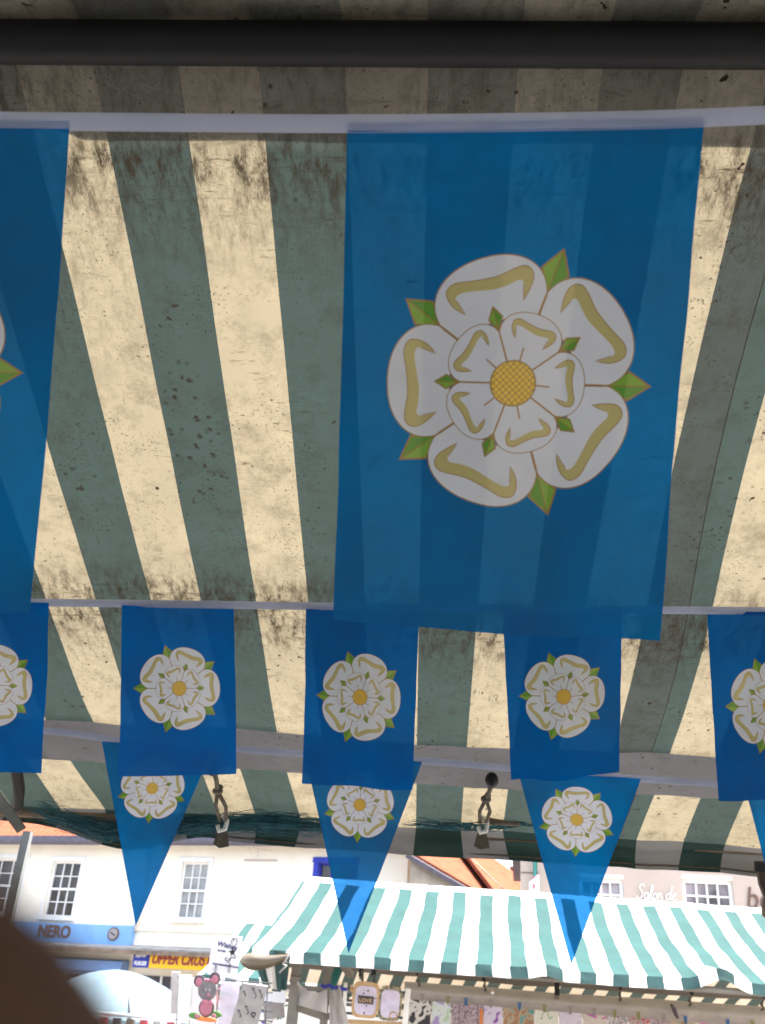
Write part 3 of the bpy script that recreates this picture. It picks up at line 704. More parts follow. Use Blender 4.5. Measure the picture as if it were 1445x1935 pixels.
# valance
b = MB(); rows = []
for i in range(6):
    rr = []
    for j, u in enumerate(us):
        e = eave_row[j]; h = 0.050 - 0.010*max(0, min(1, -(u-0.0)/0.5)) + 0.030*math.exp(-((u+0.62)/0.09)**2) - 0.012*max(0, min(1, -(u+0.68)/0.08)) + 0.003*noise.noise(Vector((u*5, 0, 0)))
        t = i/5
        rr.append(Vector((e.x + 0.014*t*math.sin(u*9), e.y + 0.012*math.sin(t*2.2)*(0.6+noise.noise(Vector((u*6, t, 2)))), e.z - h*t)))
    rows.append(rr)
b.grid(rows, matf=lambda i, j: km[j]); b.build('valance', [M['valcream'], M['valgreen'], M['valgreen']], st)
b = MB(); b.tube([r_ + Vector((0, 0.001, 0.008)) for r_ in rows[-1]], 0.0016, 4); b.build('valance_stitching', M['cord'], st)
# frame
b = MB(); b.tube([(-1.7, VR-0.003, EZ+WR-0.024), (-0.8, VR-0.003, EZ+WR-0.027), (0.8, VR-0.003, EZ+WR-0.023), (1.7, VR-0.003, EZ+WR-0.024)], 0.0195, 16); b.build('ridge_pole', M['black'], st)
b = MB(); b.tube([(-1.66, VE-0.004, EZ+0.345), (-0.55, VE-0.004, EZ+0.345)], 0.008, 8); b.tube([(-0.55, VE+0.008, EZ+0.347), (1.7, VE+0.008, EZ+0.350)], 0.0022, 8); b.build('eave_rail', M['timber'], st)
b = MB(); b.tube([(-1.7, VR-1.29, EZ+0.335), (1.7, VR-1.29, EZ+0.335)], 0.016, 8); b.build('rear_rail', M['steel'], st)
FOi = FO.inverted()
l0 = FOi @ P(53, 1572, 2.0)
for (x, y) in ((l0.x, l0.y), (1.55, VE-0.01), (-1.55, VR-1.28), (1.55, VR-1.28)):
    b = MB(); zt_ = l0.z if y > 1 else EZ+0.33
    b.box((x, y, zt_/2), (0.016, 0.016, zt_)); b.build('leg', M['steel'], st)
p1 = FOi @ P(-45, 1450, 1.72); p2_ = FOi @ P(40, 1568, 1.79)
d_ = (p2_ - p1); b = MB(); ex = d_.normalized(); ey = Vector((0, 1, 0)); ez_ = ex.cross(ey).normalized(); ey = ez_.cross(ex)
b.box((p1+p2_)/2, (d_.length, 0.006, 0.017), Matrix((ex, ey, ez_)).transposed()); b.build('brace', M['steel'], st)
r1 = FOi @ P(33, 1522, 1.80); r1b = FOi @ P(36, 1490, 1.775); r1c = FOi @ P(28, 1440, 1.735); r2 = Vector((-0.80, VR+0.02, EZ+WR-0.06))
b = MB(); b.tube([r2, r1c, r1b, r1], 0.0105, 10); b.ball(r1, 0.0105); b.build('rafter', M['black'], st)

# unseen rear sheet added behind the viewer to block and bounce light
b = MB(); rows = []
for i in range(11):
    rows.append([Vector((-1.68 + 3.36*j/40, VR-1.305 + 0.03*math.sin(j*0.8)*i/10, (EZ+0.34)*(1-i/10) + 0.02)) for j in range(41)])
b.grid(rows); b.build('added_back_sheet', M['bounce_sheet'], st)
for su in (-1.69, 1.69):  # side sheets out of view, added to shape the interior light
    b = MB(); rows = []
    for i in range(9):
        t = i/8; rows.append([Vector((su + 0.012*math.sin(j*1.1)*t, VR-1.28 + 2.55*j/24, (EZ + WR - 0.02 - SL*abs(VR-1.28+2.55*j/24 - VR))*(1-t) + 0.02)) for j in range(25)])
    b.grid(rows); b.build('added_side_sheet', M['bounce_sheet'], st)
# ball bungees tying the eave
def bungee(name, label, ball, knot, hook, tail=None):
    pb, pk, ph = [P(*q) for q in (ball, knot, hook)]
    t = thing(name, label, 'bungee tie', Matrix.Translation(pb), 'bungee ties along the eave')
    o = -pb
    b = MB(); b.ball((0, 0, 0), 0.0115, sc=(1, 1, 1.15)); b.build('ball', M['rubber'], t)
    b = MB(); pk_, ph_ = pk + o, ph + o
    b.tube([(0, 0, 0), pk_*0.5 + Vector((0.002, 0, 0)), pk_], 0.0042, 8); b.ball(pk_, 0.0085, sc=(1.1, 1, 0.8)); b.ball(pk_ + Vector((0.003, 0, 0.006)), 0.006)
    side = Vector((0.009, 0, 0))
    b.tube([pk_, (pk_+ph_)/2 + side, ph_ + side*0.4], 0.0034, 8); b.tube([pk_, (pk_+ph_)/2 - side, ph_ - side*0.8], 0.0034, 8)
    b.build('cord', M['cord'], t)
    b = MB()
    b.tube([ph_ + Vector((-0.004, 0, 0.010)), ph_ + Vector((0.006, -0.003, 0)), ph_ + Vector((0.004, -0.004, -0.014)), ph_ + Vector((-0.006, -0.003, -0.018)), ph_ + Vector((-0.010, -0.002, -0.008))], 0.0042, 8)
    b.build('hook', M['whiteplastic'], t)
    b = MB(); b.prism([ph_ + Vector(q) for q in ((-0.010, 0.012, -0.016), (0.007, 0.012, -0.017), (0.013, 0.013, -0.040), (-0.004, 0.013, -0.044), (-0.016, 0.013, -0.038))], Vector((0, 0.003, 0))); b.build('leather_tab', M['cord'], t)
    if tail:
        b = MB(); b.tube([ph_ + Vector((0.01, 0, 0.004)), ph_ + Vector((0.03, 0, 0.003)), ph_ + Vector((0.062, -0.002, 0.001))], [0.006, 0.005, 0.004], 8); b.build('cord_tail', M['cord'], t)
bungee('bungee_tie', 'ball bungee with white hook hanging from black rubber ball', (929, 1474, 1.66), (918, 1510, 1.70), (914, 1555, 1.745), True)
bungee('bungee_tie', 'knotted brown bungee cord with white hook partly behind a blue flag', (402, 1452, 1.665), (411, 1495, 1.70), (423, 1552, 1.755))

# teal frayed netting bundled along the eave
rng = random.Random(3)
def strand_bundle(path, n, spread, rad, sub=14):
    b = MB(); L = len(path)
    for k in range(n):
        t0 = rng.random()*0.75; t1 = min(1.0, t0 + 0.12 + rng.random()*0.35); pts = []
        o = Vector((rng.gauss(0, 1), rng.gauss(0, 1), rng.gauss(0, 1)))*spread*0.8; ph = rng.random()*20
        for i in range(sub):
            t = (t0 + (t1-t0)*i/(sub-1))*(L-1); j = min(int(t), L-2); p = path[j].lerp(path[j+1], t-j)
            wv = noise.noise_vector(Vector((t*3.1, ph, k*0.37)))*spread
            pts.append(p + o + wv)
        b.tube(pts, rad*rng.uniform(0.6, 1.3), 4, cap=False)
    return b
path = [P(x, y, d) for x, y, d in ((60, 1528, 1.84), (130, 1548, 1.84), (210, 1572, 1.83), (300, 1562, 1.82), (400, 1556, 1.82), (470, 1553, 1.82), (560, 1556, 1.82), (640, 1566, 1.82))]
nb = strand_bundle(path, 520, 0.009, 0.0005)
for (x, y) in ((150, 1590), (470, 1600), (480, 1615)):
    p = P(x, y-35, 1.83)
    for k in range(4): nb.tube([p, p + Vector((rng.uniform(-.02, .02), 0, -0.02)), p + Vector((rng.uniform(-.04, .04), 0, -rng.uniform(.02, .045)))], 0.00016, 3, cap=False)
tag(nb.build('netting', M['net']), 'frayed teal netting bundled along the left part of the eave', 'netting')
path = [P(x, y, d) for x, y, d in ((760, 1552, 1.80), (850, 1560, 1.80), (930, 1562, 1.80), (985, 1555, 1.80), (1010, 1560, 1.80))]
nb = strand_bundle(path, 70, 0.005, 0.0006)
tag(nb.build('netting', M['net']), 'thin teal netting remnant behind the hook with the rubber ball', 'netting')

# dark strap hanging at the right corner of the eave
pb = P(1440, 1650, 1.72); hb = thing('hanging_strap', 'dark brown leather strap hanging from a black clip at the eave', 'strap', Matrix.Translation(pb))
b = MB(); q = [P(x, y, 1.72) - pb for x, y in ((1432, 1640), (1470, 1640), (1470, 1700), (1444, 1690), (1436, 1668))]
b.prism(q, Vector((0, 0.01, 0))); b.build('strap', M['darkbrown'], hb)
b = MB(); b.box(P(1448, 1637, 1.72) - pb, (0.040, 0.016, 0.008), CR); b.build('clip', M['black'], hb)
b = MB(); b.tube([P(x, y, 1.725) - pb for x, y in ((1456, 1690), (1450, 1712), (1450, 1728), (1456, 1736))], [0.010, 0.011, 0.010, 0.006], 8); b.build('tassel', M['timber'], hb)

# ------------------------------------------------------------------ bunting with white roses
PETAL = [(0.56, 0.407), (0.60, 0.437), (0.66, 0.447), (0.72, 0.446), (0.79, 0.425), (0.86, 0.38), (0.92, 0.31), (0.965, 0.22), (0.992, 0.11), (1.0, 0.0)]
def smooth(pts, n=4):
    return [(q.x, q.y) for q in catmull([(p[0], p[1], 0) for p in pts], n)]
def ccw(p):
    a = sum(p[i][0]*p[(i+1) % len(p)][1] - p[(i+1) % len(p)][0]*p[i][1] for i in range(len(p)))
    return p if a > 0 else p[::-1]
def inset(p, d):
    p = ccw(p); n = len(p); out = []
    for i in range(n):
        a, c, e = Vector(p[i-1]), Vector(p[i]), Vector(p[(i+1) % n])
        d1 = (c-a).normalized(); d2 = (e-c).normalized(); nn_ = Vector((-(d1.y+d2.y), d1.x+d2.x))
        if nn_.length < 1e-6: nn_ = Vector((-d1.y, d1.x))
        nn_.normalize(); k = max(0.5, nn_.dot(Vector((-d1.y, d1.x)))); out.append(tuple(c + nn_*d/k))
    return out
def rose_layers(hatch=True):
    """list of (polygon, material index), later ones on top; unit petal radius, one sepal pointing along +x"""
    Ls = []; sw = 0.0095
    def rot(p, a): ca, sa = math.cos(a), math.sin(a); return [(x*ca - y*sa, x*sa + y*ca) for x, y in p]
    def line(p, q, wd):
        d = Vector((q[0]-p[0], q[1]-p[1])).normalized()*wd; n_ = (-d.y, d.x)
        return [(p[0]-n_[0], p[1]-n_[1]), (q[0]-n_[0], q[1]-n_[1]), (q[0]+n_[0], q[1]+n_[1]), (p[0]+n_[0], p[1]+n_[1])]
    def barb(r0, rm, r1, hw, a, swb):
        k = [(r0, 0), (rm, -hw), (r1, 0), (rm, hw)]
        Ls.append((rot(k, a), 1)); i = inset(k, swb*1.5)
        Ls.append((rot([i[0], i[1], i[2]], a), 3)); Ls.append((rot([i[0], i[2], i[3]], a), 2))
        Ls.append((rot(line((r0+0.02, 0), (r1-0.03, 0), swb*0.5), a), 1))
    def petal(scale, r_in, a, swp, flip):
        up = smooth(PETAL, 3); full = up + [(x, -y) for x, y in up[::-1][1:]]
        full = [(x*scale, y*scale) for x, y in full]
        poly = [(r_in*math.cos(R(36)), -r_in*math.sin(R(36)))] if False else []
        poly = [(r_in, 0.0)] if r_in < 0.05 else [(r_in*math.cos(R(t)), r_in*math.sin(R(t))) for t in (36, 18, 0, -18, -36)]
        poly = full + (poly[::-1] if len(poly) > 1 else poly)
        poly = ccw(poly)
        Ls.append((rot(poly, a), 1)); Ls.append((rot(inset(poly, swp), a), 4))
        fy = -1 if flip else 1
        outer = smooth([(0.60, 0.248), (0.70, 0.335), (0.775, 0.362), (0.835, 0.325), (0.842, 0.24), (0.825, 0.09), (0.845, -0.10), (0.868, -0.23), (0.835, -0.31), (0.765, -0.318), (0.69, -0.285), (0.625, -0.222)], 3)
        inner = smooth([(0.625, -0.222), (0.70, -0.25), (0.765, -0.262), (0.785, -0.20), (0.765, -0.08), (0.738, 0.06), (0.742, 0.17), (0.752, 0.25), (0.715, 0.275), (0.60, 0.248)], 3)
        if scale < 0.9:
            f_ = lambda x, y: ((x*1.02-0.03)*scale, y*0.92*scale*fy)
        else: f_ = lambda x, y: (x*scale, y*scale*fy)
        o_ = [f_(*p) for p in outer]; i_ = [f_(*p) for p in inner]
        band = o_ + i_[1:-1]
        fat = ccw(band)
        Ls.append((rot(inset(fat, -sw*0.75), a), 1)); 
        Ls.append((rot(fat, a), 5))
        # pale inner side: trim the outline on the inner edge
        inn = i_ + [((p[0]-0.016*scale), p[1]*0.985) for p in i_[::-1]]
        Ls.append((rot(ccw(inn), a), 4))
    for k in range(5): barb(0.70, 0.90, 1.085, 0.118, R(72*k), sw)
    for k in range(5): petal(1.0, 0.50, R(36+72*k), sw, k % 2)
    for k in range(5): barb(0.42, 0.525, 0.625, 0.062, R(36+72*k), sw*0.8)
    for k in range(5): petal(0.56, 0.0, R(72*k), sw*0.75, k % 2)
    for k in range(5): Ls.append((rot(line((0.15, 0), (0.285, 0), 0.006), R(72*k+ (4 if k % 2 else -4))), 1))
    circ = lambda r: [(r*math.cos(2*math.pi*j/28), r*math.sin(2*math.pi*j/28)) for j in range(28)]
    Ls.append((circ(0.182), 1)); Ls.append((circ(0.170), 6))
    if hatch:
        for s_ in (45, -45):
            for k in range(-4, 5):
                y = 0.036*k; x = math.sqrt(max(0, 0.168**2 - y*y))
                if x > 0.02: Ls.append((rot(line((-x, y), (x, y), 0.0030), R(s_)), 1))
    return Ls
def flag_2d(outline, centre, rad, ang, grid_pts, hatch):
    verts = [Vector(p) for p in outline]; faces = [list(range(len(outline)))]; mats_ = [0]
    ca, sa = math.cos(ang), math.sin(ang)
    for poly, m_ in rose_layers(hatch):
        poly = ccw(poly); i0 = len(verts)
        for x, y in poly: verts.append(Vector((centre[0] + rad*(x*ca - y*sa), centre[1] + rad*(x*sa + y*ca))))
        faces.append(list(range(i0, len(verts)))); mats_.append(m_)
    edges_ = [(fc[i], fc[(i+1) % len(fc)]) for fc in faces for i in range(len(fc))]
    polys = [np.array([tuple(verts[i]) for i in fc]) for fc in faces]
    verts += [Vector(p) for p in grid_pts]
    v, e, f, ov, oe, of = delaunay_2d_cdt(verts, edges_, [], 0, 1e-6)
    V2 = np.array([tuple(q) for q in v]); cen = np.array([V2[list(t)].mean(axis=0) for t in f])
    mi = np.zeros(len(f), int)
    for pl, m_ in zip(polys[1:], mats_[1:]):
        x1, y1 = pl[:, 0], pl[:, 1]; x2, y2 = np.roll(x1, -1), np.roll(y1, -1)
        wn = np.zeros(len(cen), int)
        for k in range(len(pl)):
            up = (y1[k] <= cen[:, 1]) & (y2[k] > cen[:, 1]); dn = (y1[k] > cen[:, 1]) & (y2[k] <= cen[:, 1])
            side = (x2[k]-x1[k])*(cen[:, 1]-y1[k]) - (cen[:, 0]-x1[k])*(y2[k]-y1[k])
            wn += (up & (side > 0)).astype(int) - (dn & (side < 0)).astype(int)
        mi[wn != 0] = m_
    mi = mi.tolist()
    return v, f, mi
ASP = 1.48
gp = [(0.02 + 0.96*i/14, -ASP*(0.015 + 0.97*j/22)) for i in range(15) for j in range(23)]
def rect_outline():
    n, m_ = 14, 22
    return [(i/n, -ASP) for i in range(n)] + [(1, -ASP + ASP*j/m_) for j in range(m_)] + [(1-i/n, 0) for i in range(n)] + [(0, -ASP*j/m_) for j in range(m_)]
RECT_R = flag_2d(rect_outline(), (0.512, -0.492*ASP), 0.374, 0.0, gp, True)
RECT_L = flag_2d(rect_outline(), (0.5, -0.50*ASP), 0.366, R(180), gp, True)
PASP = 1.56
def tri_outline():
    n = 16
    return [(0.5*i/n, -PASP*i/n) for i in range(n)] + [(0.5+0.5*i/n, -PASP+PASP*i/n) for i in range(n)] + [(1-i/n, 0) for i in range(n)]
gpt = [(i/14, -PASP*j/22) for i in range(15) for j in range(1, 22) if abs(i/14-0.5) < 0.5*(1-j/22) - 0.02]
TRI = flag_2d(ccw(tri_outline()), (0.5, -0.40), 0.285, R(-90), gpt, True)

def make_flag(name, data, corners, parent, asp, seed, bulge, origin, blue='fblue'):
    """corners TL, TR, BL, BR in the world; cloth with a soft belly and ripples"""
    v2, f, mi = data; TL, TR, BL, BR = corners
    n_ = (TR-TL).cross(BL-TL).normalized()
    if n_.y < 0: n_ = -n_
    vs_ = []
    for p in v2:
        s, t = p.x, -p.y/asp
        q = (TL*(1-s)+TR*s)*(1-t) + (BL*(1-s)+BR*s)*t
        d = bulge*(math.sin(math.pi*t*0.9)*0.6 + 0.7*t*math.sin(2*math.pi*(0.8*s + 0.13*seed)) + 0.35*t*math.sin(2*math.pi*(1.7*s+0.3*t+0.37*seed)))
        ed_ = max(abs(s-0.5)*2, 0)**6
        wob = noise.noise_vector(Vector((s*2.5 + seed*3, t*6.0, seed)))*bulge*0.10*(0.3+ed_)
        d += bulge*0.22*noise.noise(Vector((s*3.0 + t*2.2, t*2.0 - s, seed*1.7)))
        vs_.append(q + n_*d + wob*min(1, t*4) - origin)
    me = bpy.data.meshes.new(name); me.from_pydata(vs_, [], [tuple(x) for x in f])
    for m_ in [M[blue]] + FLAGM[1:]: me.materials.append(m_)
    me.polygons.foreach_set('material_index', mi); me.polygons.foreach_set('use_smooth', [True]*len(f)); me.update()
    return link(name, me, parent)
def tape(parent, pts, hpx, origin, n=8):
    """pts: (px, py_top, depth)"""
    b = MB(); top, mid, low = [], [], []
    cp_ = catmull(pts, n)
    for q in cp_:
        top.append(P(q.x, q.y, q.z) - origin); low.append(P(q.x, q.y + hpx, q.z) - origin)
        mid.append(P(q.x, q.y + hpx*0.5, q.z*0.9985) - origin)
    b.grid([top, mid, low]); b.grid([[p + Vector((0, 0.0012, 0)) for p in r_] for r_ in (top, low)])
    return b.build('tape', M['tape'], parent)

BIGL = 'nearest and largest bunting line with big blue white-rose flags'
def bunting(name, label, tpts, hpx, flags, data, asp, bulge, nm):
    o = P(*tpts[len(tpts)//2]); t = thing(name, label, 'bunting', Matrix.Translation(o), 'lines of rose bunting under the canopy')
    tape(t, tpts, hpx, o)
    for i, (cs) in enumerate(flags):
        make_flag(nm, data, [P(*c) for c in cs], t, asp, i*1.7 + len(flags), bulge, o, 'fblue2' if len(flags) == 5 else 'fblue')
bunting('bunting', 'bunting line of two very large blue rose flags close overhead',
        [(-700, 200, 0.43), (-300, 206, 0.425), (0, 211, 0.42), (330, 214, 0.417), (655, 216, 0.413), (1000, 213, 0.408), (1331, 205, 0.404), (1700, 186, 0.40)], 31,
        [[(-545, 222, 0.424), (133, 229, 0.419), (-580, 1135, 0.462), (56, 1160, 0.455)],
         [(656, 233, 0.4135), (1331, 224, 0.4045), (630, 1170, 0.453), (1253, 1221, 0.437)]], RECT_R, ASP, 0.006, 'flag')
bunting('bunting', 'bunting line of smaller dark blue rectangular rose flags along mid canopy',
        [(-420, 1128, 1.40), (-120, 1130, 1.36), (230, 1133, 1.318), (578, 1138, 1.30), (790, 1141, 1.28), (950, 1143, 1.245), (1176, 1145, 1.228), (1445, 1147, 1.235), (1800, 1150, 1.22)], 14,
        [[(-118, 1134, 1.35), (92, 1139, 1.33), (-137, 1456, 1.29), (76, 1461, 1.28)],
         [(230, 1140, 1.318), (441, 1143, 1.312), (225, 1468, 1.255), (447, 1463, 1.25)],
         [(578, 1145, 1.30), (792, 1148, 1.285), (569, 1484, 1.32), (779, 1492, 1.33)],
         [(949, 1150, 1.242), (1176, 1152, 1.226), (966, 1480, 1.345), (1171, 1461, 1.33)],
         [(1336, 1155, 1.238), (1562, 1157, 1.225), (1358, 1512, 1.275), (1577, 1507, 1.27)]], RECT_L, ASP, 0.008, 'flag')
bunting('bunting', 'bunting line of triangular blue rose pennants along the eave hem',
        [(-330, 1350, 1.70), (83, 1374, 1.66), (225, 1392, 1.645), (405, 1405, 1.62), (576, 1418, 1.595), (798, 1431, 1.56), (976, 1446, 1.51), (1211, 1465, 1.495), (1420, 1478, 1.49), (1800, 1500, 1.48)], 13,
        [[(192, 1401, 1.645), (403, 1412, 1.62), None, None], [(576, 1425, 1.595), (798, 1438, 1.56), None, None],
         [(977, 1452, 1.51), (1211, 1472, 1.49), None, None], [(1406, 1483, 1.49), (1640, 1496, 1.485), None, None]][:0], TRI, PASP, 0.006, 'pennant')
pen_root = [o for o in bpy.data.objects if o.get('label', '').startswith('bunting line of triangular')][0]
for i, (TLp, TRp, tip) in enumerate((((192, 1401, 1.645), (403, 1412, 1.62), (254, 1749, 1.50)), ((576, 1425, 1.595), (798, 1438, 1.56), (659, 1802, 1.45)),
                                     ((977, 1452, 1.51), (1211, 1472, 1.49), (1079, 1824, 1.37)), ((1406, 1483, 1.49), (1640, 1496, 1.485), (1508, 1850, 1.36)))):
    a, c, t_ = P(*TLp), P(*TRp), P(*tip); h = (c-a)/2
    make_flag('pennant', TRI, [a, c, t_-h, t_+h], pen_root, PASP, i*2.3, 0.006, pen_root.matrix_world.translation)

# ------------------------------------------------------------------ stalls across the walkway
def far_stall(label, ye, yr, yb, u0, u1, phase, per, skew, we=0.34, wr=0.82, lift=None, seed=0, cap=0.07, back_detail=True):
    F = Matrix.Translation((0, 0, 0)); t = thing('market_stall', label, 'market stall', Matrix.Translation(((u0+u1)/2, (ye+yb)/2, 0)))
    off = -Vector(((u0+u1)/2, (ye+yb)/2, 0))
    # columns: green from phase + k*per, width .075
    ed, kd = [u0], []; k = math.floor((u0-phase)/per) - 1
    while ed[-1] < u1 - 1e-6:
        for (e_, kn) in ((phase + k*per, 0), (phase + k*per + 0.0755, 1)):
            if e_ > ed[-1] + 1e-6:
                ed.append(min(e_, u1)); kd.append(kn)
                if ed[-1] >= u1 - 1e-6: break
        k += 1
    us, km = cols_of(ed, kd, 6)
    def wr_(u, tt):   # wrinkles
        f = 0.013*noise.noise(Vector((u*2.2, tt*2.5+seed, 1))) + 0.007*noise.noise(Vector((u*6+tt*3, tt*7, seed))) 
        f += 0.010*abs(noise.noise(Vector((u*3.5 - tt*2.4, seed, 4)))) * math.sin(math.pi*tt)
        f += 0.006*noise.noise(Vector((u*4-tt*9, u*3+tt*9, 2.2+seed))) * (1-tt)
        return f*(0.3 + 0.7*min(1, tt*2.5)) - 0.035*math.sin(math.pi*tt)
    b = MB(); rows = []; nr = 30
    for i in range(nr+1):
        tt = i/nr; rr = []
        for u in us:
            z = we + (wr-we)*tt + wr_(u, tt)*(1 if tt < 0.97 else 0.3)
            y = ye + (yr-ye)*tt; dz = 0
            if lift:
                for lu, lw, lh in lift:
                    g_ = math.exp(-((u-lu)/lw)**2)*lh*max(0, 1-tt*5)
                    dz += g_; y -= g_*0.4
            ridge_scal = 0.012*math.sin(u*20.0)*(1-abs(2*tt-1)) if tt > .9 else 0
            rr.append(off + Vector((u + skew*tt + 0.008*noise.noise(Vector((u*4, tt*5, 7+seed))), y, EZ + z + dz + ridge_scal)))
        rows.append(rr)
    e0 = rows[0]
    ncap = nr - max(1, int(cap*nr))
    b.grid(rows, matf=lambda i, j: 0 if i >= ncap else km[j])
    # back slope
    rows2 = []
    for i in range(15):
        tt = i/14
        rows2.append([off + Vector((u + skew*(1-tt)*1.0, yr + (yb-yr)*tt, EZ + wr + (we-0.02-wr)*tt - 0.02*math.sin(math.pi*tt) + 0.012*noise.noise(Vector((u*3, tt*3, 5+seed))))) for u in us])
    b.grid(rows2, matf=lambda i, j: km[j])
    cn = b.build('canopy', [M['white2'], M['teal2']], t)
    b = MB(); rows3 = []
    for i in range(5):
        tt = i/4
        rows3.append([e0[j] + Vector((0.006*math.sin(u*8+tt), -0.006*tt + 0.006*tt*noise.noise(Vector((u*11, tt, seed))), -(0.048 + 0.004*noise.noise(Vector((u*6, 0, seed))))*tt)) for j, u in enumerate(us)])
    b.grid(rows3, matf=lambda i, j: km[j]); b.build('valance', [M['white2'], M['teal2']], t)
    if back_detail:
        b = MB(); rr = []
        for i in range(3):
            tt = 0.745 + 0.07*i/2
            rr.append([rows2_pt + Vector((0, 0, -0.012)) for rows2_pt in [off + Vector((u, yr + (yb-yr)*tt, EZ + wr + (we-0.02-wr)*tt - 0.02*math.sin(math.pi*tt) + 0.012*noise.noise(Vector((u*3, tt*3, 5+seed))))) for u in us]])
        b.grid(rr); b.build('hem_band', M['hem2'], cn)
        b = MB(); e1 = rows2[-1]; rr = []
        for i in range(3): rr.append([e1[j] + Vector((0, 0.004+0.006*i*math.sin(u*7), -0.03*i - 0.001)) for j, u in enumerate(us)])
        b.grid(rr, matf=lambda i, j: km[j]); b.build('rear_valance', [M['white2'], M['teal2']], t)
    for (y, z, nm, r_) in ((yr, EZ+wr-0.05, 'ridge_pole', 0.02), (ye+0.03, EZ+we-0.035, 'eave_rail', 0.014), (yb-0.03, EZ+we-0.05, 'eave_rail', 0.014)):
        b = MB(); b.tube([off + Vector((u0 + (skew+0.03 if nm == 'ridge_pole' else 0.03), y, z)), off + Vector((u1 - 0.02, y, z))], r_, 8); b.build(nm, M['steel2'], t)
    for u in (u0+0.12, u1-0.1):
        for y in (ye+0.04, yb-0.04):
            if back_detail and u < 0 and y < ye+0.1: continue      # the clamped posts stand here
            b = MB(); b.box(off + Vector((u, y, (EZ+we)/2-0.02)), (0.045, 0.045, EZ+we-0.05)); b.build('leg', M['steel2'], t)
    # trestle table with cloth
    b = MB(); b.box(off + Vector(((u0+u1)/2, (ye+yb)/2, 0.76)), (u1-u0-0.4, yb-ye-0.6, 0.03)); b.build('table_top', M['timber'], t)
    return t, rows2
main_st, back_rows = far_stall('teal and white striped market stall with greeting cards pegged along its back', 4.765, 5.95, 7.05, -0.455, 3.3, 0.097 - 0.1525*6, 0.1525, 0.158,
                    lift=[(1.64, 0.085, 0.05), (0.86, 0.06, 0.018)], seed=1)
far_stall('smaller looking teal and white striped stall behind the Wishes sign', 7.3, 8.45, 9.6, -1.02, 1.6, -1.02 + 0.03, 0.1525, 0.15, seed=5, back_detail=False)

MO = main_st.matrix_world.translation
# gathered side cloth at the left end of the main stall
b = MB(); rows = []
TLc, TRc, BLc, BRc = P(470, 1785, 4.42), P(549, 1803, 4.30), P(497, 1866, 4.48), P(541, 1872, 4.36)
nc = 24
for i in range(13):
    t = i/12; rows.append([TLc.lerp(TRc, j/nc).lerp(BLc.lerp(BRc, j/nc), t) + Vector((0, 0.018*math.sin(j*0.9+t*1.5)*t, 0)) - MO for j in range(nc+1)])
b.grid(rows, matf=lambda i, j: 1 if (j < 7 or j >= 14) else 0); b.build('side_cloth', [M['white2'], M['teal2']], main_st)
# posts, clamps and rails at the left end
def post(p0, p1, wd, mt='steel2', nm='post'):
    a, c = P(*p0), P(*p1); d = c-a; ex = d.normalized(); ey = ex.cross(Vector((1, 0, 0))).normalized(); ez_ = ex.cross(ey)
    b = MB(); b.box((a+c)/2 - MO, (d.length, wd, wd), Matrix((ex, ey, ez_)).transposed()); return b.build(nm, M[mt], main_st)
post((562, 1806, 4.5), (546, 1960, 4.42), 0.040); post((621, 1806, 4.62), (609, 1960, 4.52), 0.036)
post((548, 1847, 4.47), (567, 1851, 4.47), 0.030, nm='clamp'); post((555, 1900, 4.46), (618, 1922, 4.55), 0.030, nm='cross_rail')
post((640, 1812, 4.7), (663, 1842, 4.9), 0.03, nm='brace')
b = MB(); rows = []
for i in range(9):
    t = i/8; rows.append([P(561 + (618-561)*j/10, (1853 + 0.28*(618-561)*j/10) + t*(1899-1853) + 14*math.sin(math.pi*j/10)*(1-t), 4.44 + 0.02*math.sin(j+t*3)) - MO for j in range(11)])
b.grid(rows); b.build('plastic_sheet', M['sheet'], main_st)
b = MB(); rows = []
for i in range(7):
    t = i/6; rows.append([P(622 + (20+18*t)*j/6, 1866 + 74*t + 6*math.sin(j), 4.5 + 0.02*math.sin(j*2+t*3)) - MO for j in range(7)])
b.grid(rows); b.build('plastic_sheet', M['sheet'], main_st)
b = MB()
for k in range(16): b.ball(P(608 + 45*k/15, 1862 + 6*k/15 + 2*math.sin(k), 4.5) - MO, 0.008, nu=6, nv=5)
b.build('bead_string', M['signblue'], main_st)
post((640, 1830, 4.85), (625, 1868, 4.7), 0.035, 'teal_solid', 'folded_cloth')
b = MB(); b.box(P(520, 1884, 4.75) - MO, (0.10, 0.05, 0.045)); b.build('white_box', M['paper'], main_st)
b = MB(); b.box(P(517, 1905, 4.8) - MO, (0.10, 0.05, 0.09), Matrix.Rotation(R(-12), 3, 'Y')); b.build('striped_parcel', M['greycard'], main_st)

# rolled clear-tan plastic flap tied to the corner
pr_ = P(486, 1815, 4.32); rt = thing('rolled_flap', 'tan plastic flap rolled up and tied at the striped stall corner', 'plastic flap', Matrix.Translation(pr_))
b = MB(); rows = []
for k in range(25):
    t = k/24; x = 452 + (546-452)*t; yc = 1814 + 6*math.sin(t*3.1) - 8*t*t
    hw = (math.sin(min(1, t*3.2)*math.pi/2)**0.6)*(17*(1-t)**0.7 + 3.0)
    ring = []
    for j in range(13):
        a = 2*math.pi*j/12
        ring.append(P(x, yc - hw*math.sin(a), 4.32 + 0.035*math.cos(a)) - pr_)
    rows.append(ring)
b.grid(rows); b.build('roll', M['tan'], rt)
b = MB(); b.tube([P(x, y, 4.27) - pr_ for x, y in ((549, 1800), (541, 1812), (534, 1822), (541, 1824), (528, 1838))], 0.004, 6); b.build('tie', M['sheet'], rt)

